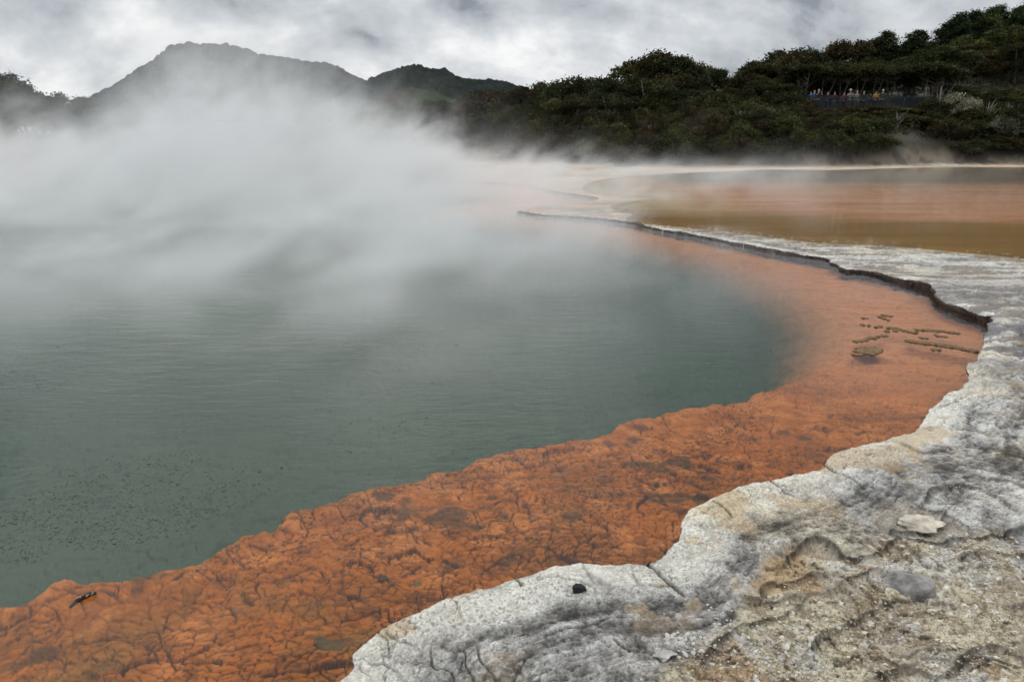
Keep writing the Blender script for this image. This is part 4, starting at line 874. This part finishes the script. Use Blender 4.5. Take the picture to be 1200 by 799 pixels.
nodules('crust_patch', [(1019 + 15 * math.sqrt((i + .5) / 34) * math.cos(i * 2.4), 411 + 3.8 * math.sqrt((i + .5) / 34) * math.sin(i * 2.4)) for i in range(34)], .034, 'broad flat patch of pale brown knobs in the shallows')
# crusted twig on the shelf
X, Y = P(98, 712, -.05); mb = MB(); mb.tube([(-.085, -.03, -.04), (-.04, -.01, -.01), (.01, .0, .012), (.05, .03, .018), (.085, .06, .012)], [.010, .015, .017, .016, .009], 8)
tw = link('twig', mb.mesh('twig', simple_mat('wet_wood', (.035, .022, .012), .6, .3), True), loc=(X, Y, 0.0)); tw['label'] = 'dark stick crusted with white knobs lying on the orange shelf'; tw['category'] = 'stick'; tw.scale = (.62, .62, .8)
gg = random.Random(3); knob = rock_mesh('crust', 1.0, 77, M_white, .2, 1, .9); mb = MB()
kb = [v.co.copy() for v in knob.vertices]; kf = [tuple(p.vertices) for p in knob.polygons]
for i in range(26):
    t = gg.uniform(-.03, .08); c_ = Vector((t, t * .55 - .005 + gg.uniform(-.012, .012), .024 + gg.uniform(-.006, .004))); s = gg.uniform(.003, .006)
    mb.add([c_ + v * s for v in kb], kf)
link('crust', mb.mesh('crust', M_white), tw)
# gas bubbles on the surface
g = np.random.RandomState(9); V = []; Fq = []; nb = 0
import bmesh
bm = bmesh.new(); bmesh.ops.create_icosphere(bm, subdivisions=1, radius=1); bv = np.array([v.co[:] for v in bm.verts]); bf = np.array([[v.index for v in f.verts] for f in bm.faces]); bm.free()
cand = np.array([P(a, c, 0) for a, c in zip(g.uniform(-80, 560, 22000), g.uniform(400, 670, 22000))])
cpx = 600 + F * cand[:, 0] / (cand[:, 1] * cP + CAMZ * sP)
ok = (fbm(cand[:, 0] * .9, cand[:, 1] * 1.2, 500, 4) - .0004 * np.maximum(cpx - 150, 0) > g.uniform(.47, .80, len(cand))) & (sdist(cand[:, 0], cand[:, 1], shelf_poly) > .15)
bp_ = cand[ok][:2200]
for i, (X, Y) in enumerate(bp_):
    s = g.uniform(.0028, .0075) * (1 + (g.rand() < .05) * .7); V.append(bv * s * np.array((1, 1, .7)) + np.array((X, Y, .0))); Fq.append(bf + len(bv) * i)
m, nt, out = new_mat('bubble_film'); b = nd(nt, 'ShaderNodeBsdfPrincipled', {'Base Color': (.07, .10, .075, 1), 'Roughness': .15, 'Specular IOR Level': .45}); nt.links.new(b.outputs[0], out.inputs[0])
link('bubbles', np_mesh('bubbles', np.concatenate(V), np.concatenate(Fq), m, True), kind='stuff', label='tiny gas bubbles on the green water')

tick('STEAM (')
# ================================================================== STEAM (voxel volume drifting over the pool)
def steam():
    me = bpy.data.meshes.new('steam'); o = link('steam', me, kind='stuff', label='white steam drifting off the hot pool')
    ng = bpy.data.node_groups.new('steam', 'GeometryNodeTree'); ng.interface.new_socket('Geometry', in_out='INPUT', socket_type='NodeSocketGeometry'); ng.interface.new_socket('Geometry', in_out='OUTPUT', socket_type='NodeSocketGeometry')
    nt = ng; outn = nt.nodes.new('NodeGroupOutput')
    pos = nd(nt, 'GeometryNodeInputPosition').outputs[0]; sep = nd(nt, 'ShaderNodeSeparateXYZ', {0: pos})
    X, Y, Z = sep.outputs
    def mr(v, a, b, c=0., d=1.): return nd(nt, 'ShaderNodeMapRange', {'Value': v, 'From Min': a, 'From Max': b, 'To Min': c, 'To Max': d}, interpolation_type='SMOOTHSTEP').outputs[0]
    def noise(sc, scale, detail=4., rough=.55, dist=0.):
        return nd(nt, 'ShaderNodeTexNoise', {'Vector': vmul(nt, pos, sc), 'Scale': scale, 'Detail': detail, 'Roughness': rough, 'Distortion': dist}).outputs[0]
    M = lambda op, a, b=0., c=0., clamp=False: mth(nt, op, a, b, c, clamp)
    xl = M('DIVIDE', X, M('ADD', Y, 2.0))                         # tan of bearing: -0.75 left .. 0.75 right
    left = mr(xl, .14, -.24)
    far = mr(Y, 7.5, 24)
    bign = noise((1, 1, .6), .115, 3., .5, .3)
    bg_ = mr(bign, .40, .60)
    H = M('MULTIPLY_ADD', left, 1.35, .68)                          # height scale
    H = M('MULTIPLY', H, M('MULTIPLY_ADD', bg_, .95, .45))
    H = M('MULTIPLY', H, mr(Y, 6, 26, .70, 1.0)); H = M('MULTIPLY', H, mr(xl, -.30, -.62, 1.0, .70))
    pl = M('EXPONENT', M('MULTIPLY', M('POWER', M('DIVIDE', M('MAXIMUM', Z, 0.), H), 1.2), -1.0))
    shear = nd(nt, 'ShaderNodeCombineXYZ', {0: M('SUBTRACT', X, M('MULTIPLY', Z, .9)), 1: Y, 2: M('MULTIPLY', Z, 1.1)}).outputs[0]
    n = nd(nt, 'ShaderNodeTexNoise', {'Vector': shear, 'Scale': .36, 'Detail': 6.0, 'Roughness': .68, 'Distortion': 1.1}).outputs[0]
    thr = M('MULTIPLY_ADD', M('MINIMUM', M('DIVIDE', Z, H), 2.5), .07, M('MULTIPLY_ADD', bg_, -.10, .49))
    nn = M('MULTIPLY', M('SUBTRACT', n, thr), 8.5, 0., True)
    A = M('MULTIPLY', M('MULTIPLY_ADD', left, .12, .14), mr(Y, 11, 34))
    A = M('ADD', A, M('MULTIPLY', mr(Y, 3.5, 12), M('MULTIPLY_ADD', left, .32, .24)))
    A = M('MULTIPLY', A, mr(xl, .46, .10, .09, 1.0))
    A = M('MULTIPLY', A, mr(M('ADD', Y, M('MULTIPLY', M('MAXIMUM', xl, 0.), 24.)), 50, 56, 1.0, 0.0))
    dens = M('MULTIPLY', M('MULTIPLY', A, pl), M('MULTIPLY_ADD', nn, .97, .03))
    # two tall plumes
    def plume(cx, cy, rx, ry, h, amt):
        lx = M('DIVIDE', M('SUBTRACT', M('SUBTRACT', X, cx), M('MULTIPLY', Z, .35)), rx); ly = M('DIVIDE', M('SUBTRACT', Y, cy), ry)
        e_ = M('EXPONENT', M('MULTIPLY', M('ADD', M('MULTIPLY', lx, lx), M('MULTIPLY', ly, ly)), -1.))
        n3 = noise((1, 1, .8), .50, 6., .62, 1.2)
        return M('MULTIPLY', M('MULTIPLY', M('MULTIPLY', e_, mr(Z, h, 0.)), M('MULTIPLY', M('SUBTRACT', n3, .45), 7., 0., True)), amt)
    dens = M('ADD', dens, plume(-14.5, 32, 3.4, 5, 9.0, .40))
    dens = M('ADD', dens, plume(-9.5, 34, 2.4, 5, 5.0, .22))
    dens = M('MAXIMUM', dens, 0.)
    vc = nd(nt, 'GeometryNodeVolumeCube', {'Density': dens, 'Min': (-48, 1.0, 0.02), 'Max': (34, 58, 9.5), 'Resolution X': 400, 'Resolution Y': 250, 'Resolution Z': 64})
    m, mt, mo = new_mat('steam')
    pv = nd(mt, 'ShaderNodeVolumePrincipled', {'Color': (.92, .935, .94, 1), 'Density': STEAM_K, 'Anisotropy': .0}); mt.links.new(pv.outputs[0], mo.inputs['Volume'])
    sm = nd(nt, 'GeometryNodeSetMaterial', {'Geometry': vc.outputs[0], 'Material': m})
    nt.links.new(sm.outputs[0], outn.inputs[0])
    md = o.modifiers.new('steam', 'NODES'); md.node_group = ng; me.materials.append(m)
    return m
STEAM_K = 1.0
smat = steam()

tick('SKY AND')
# ================================================================== SKY AND LIGHT
SUN_EL, SUN_AZ = R(52), R(35)     # azimuth measured from +Y towards +X
w = bpy.data.worlds.new('World'); S.world = w; w.use_nodes = True; nt = w.node_tree; nt.nodes.clear()
out = nt.nodes.new('ShaderNodeOutputWorld')
sk = nd(nt, 'ShaderNodeTexSky', sky_type='NISHITA', sun_disc=False, sun_elevation=SUN_EL, sun_rotation=SUN_AZ, air_density=1.0, dust_density=2.0)
skb = nd(nt, 'ShaderNodeVectorMath', {0: sk.outputs[0], 'Scale': .06}, operation='SCALE')
tc = nd(nt, 'ShaderNodeTexCoord'); sep = nd(nt, 'ShaderNodeSeparateXYZ', {0: tc.outputs['Generated']})
zz = mth(nt, 'ADD', mth(nt, 'MAXIMUM', sep.outputs[2], 0.0), .75)
cx = mth(nt, 'DIVIDE', sep.outputs[0], zz); cy = mth(nt, 'DIVIDE', sep.outputs[1], zz)
cv = nd(nt, 'ShaderNodeCombineXYZ', {0: cx, 1: cy, 2: 0.0})
na = nd(nt, 'ShaderNodeTexNoise', {'Vector': vmul(nt, cv.outputs[0], (1.0, 1.15, 1)), 'Scale': 1.9, 'Detail': 10.0, 'Roughness': .52, 'Distortion': .5})
nb_ = nd(nt, 'ShaderNodeTexNoise', {'Vector': vmul(nt, cv.outputs[0], (1.0, 1.25, 1)), 'Scale': 6.5, 'Detail': 8.0, 'Roughness': .6, 'Distortion': .2})
cl = mth(nt, 'ADD', mth(nt, 'MULTIPLY', na.outputs[0], .64), mth(nt, 'MULTIPLY', nb_.outputs[0], .36))
# a heavier bank of cloud towards the hill side
hb = nd(nt, 'ShaderNodeMapRange', {'Value': mth(nt, 'ADD', mth(nt, 'MULTIPLY', sep.outputs[0], .8), sep.outputs[2]), 'From Min': .22, 'From Max': .60, 'To Min': .02, 'To Max': -.07}, interpolation_type='SMOOTHSTEP')
hb2 = nd(nt, 'ShaderNodeMapRange', {'Value': sep.outputs[2], 'From Min': .35, 'From Max': .7, 'To Min': 0.0, 'To Max': .08})
cl = mth(nt, 'ADD', cl, mth(nt, 'ADD', hb.outputs[0], hb2.outputs[0]))
cr = nt.nodes.new('ShaderNodeValToRGB'); nt.links.new(cl, cr.inputs[0])
E_ = cr.color_ramp.elements; E_[0].position = .40; E_[0].color = (.27, .30, .34, 1); E_[1].position = .585; E_[1].color = (1.0, 1.0, 1.0, 1)
e2 = cr.color_ramp.elements.new(.44); e2.color = (.47, .50, .54, 1); e3 = cr.color_ramp.elements.new(.51); e3.color = (.68, .71, .74, 1)
# the overcast is brighter overhead than at the horizon
up = nd(nt, 'ShaderNodeMapRange', {'Value': sep.outputs[2], 'From Min': .18, 'From Max': .9, 'To Min': 1.0, 'To Max': 1.9})
clb = nd(nt, 'ShaderNodeVectorMath', {0: cr.outputs[0], 'Scale': up.outputs[0]}, operation='SCALE')
add = nd(nt, 'ShaderNodeMix', {0: .93, 6: skb.outputs[0], 7: clb.outputs[0]}, data_type='RGBA')
bg = nd(nt, 'ShaderNodeBackground', {0: add.outputs[2], 1: 1.0}); nt.links.new(bg.outputs[0], out.inputs[0])
sl = bpy.data.lights.new('sun', 'SUN'); sl.energy = 1.2; sl.angle = R(14); sl.color = (1, .96, .9); so = bpy.data.objects.new('sun', sl); COL.objects.link(so)
sd = Vector((math.sin(SUN_AZ) * math.cos(SUN_EL), math.cos(SUN_AZ) * math.cos(SUN_EL), math.sin(SUN_EL)))
so.rotation_euler = sd.to_track_quat('Z', 'Y').to_euler(); so.location = (0, 0, 50)

# ================================================================== RENDER SETTINGS
S.view_settings.view_transform = 'Standard'; S.view_settings.look = 'None'; S.view_settings.exposure = 0.0; S.view_settings.gamma = 1.0
S.view_settings.use_curve_mapping = False
c = S.cycles; c.max_bounces = 8; c.diffuse_bounces = 2; c.glossy_bounces = 3; c.transparent_max_bounces = 16; c.volume_bounces = 2
c.use_denoising = True; c.volume_step_rate = 3.0; c.volume_max_steps = 256; c.use_adaptive_sampling = True; c.adaptive_threshold = .03
c.sample_clamp_indirect = 4.0
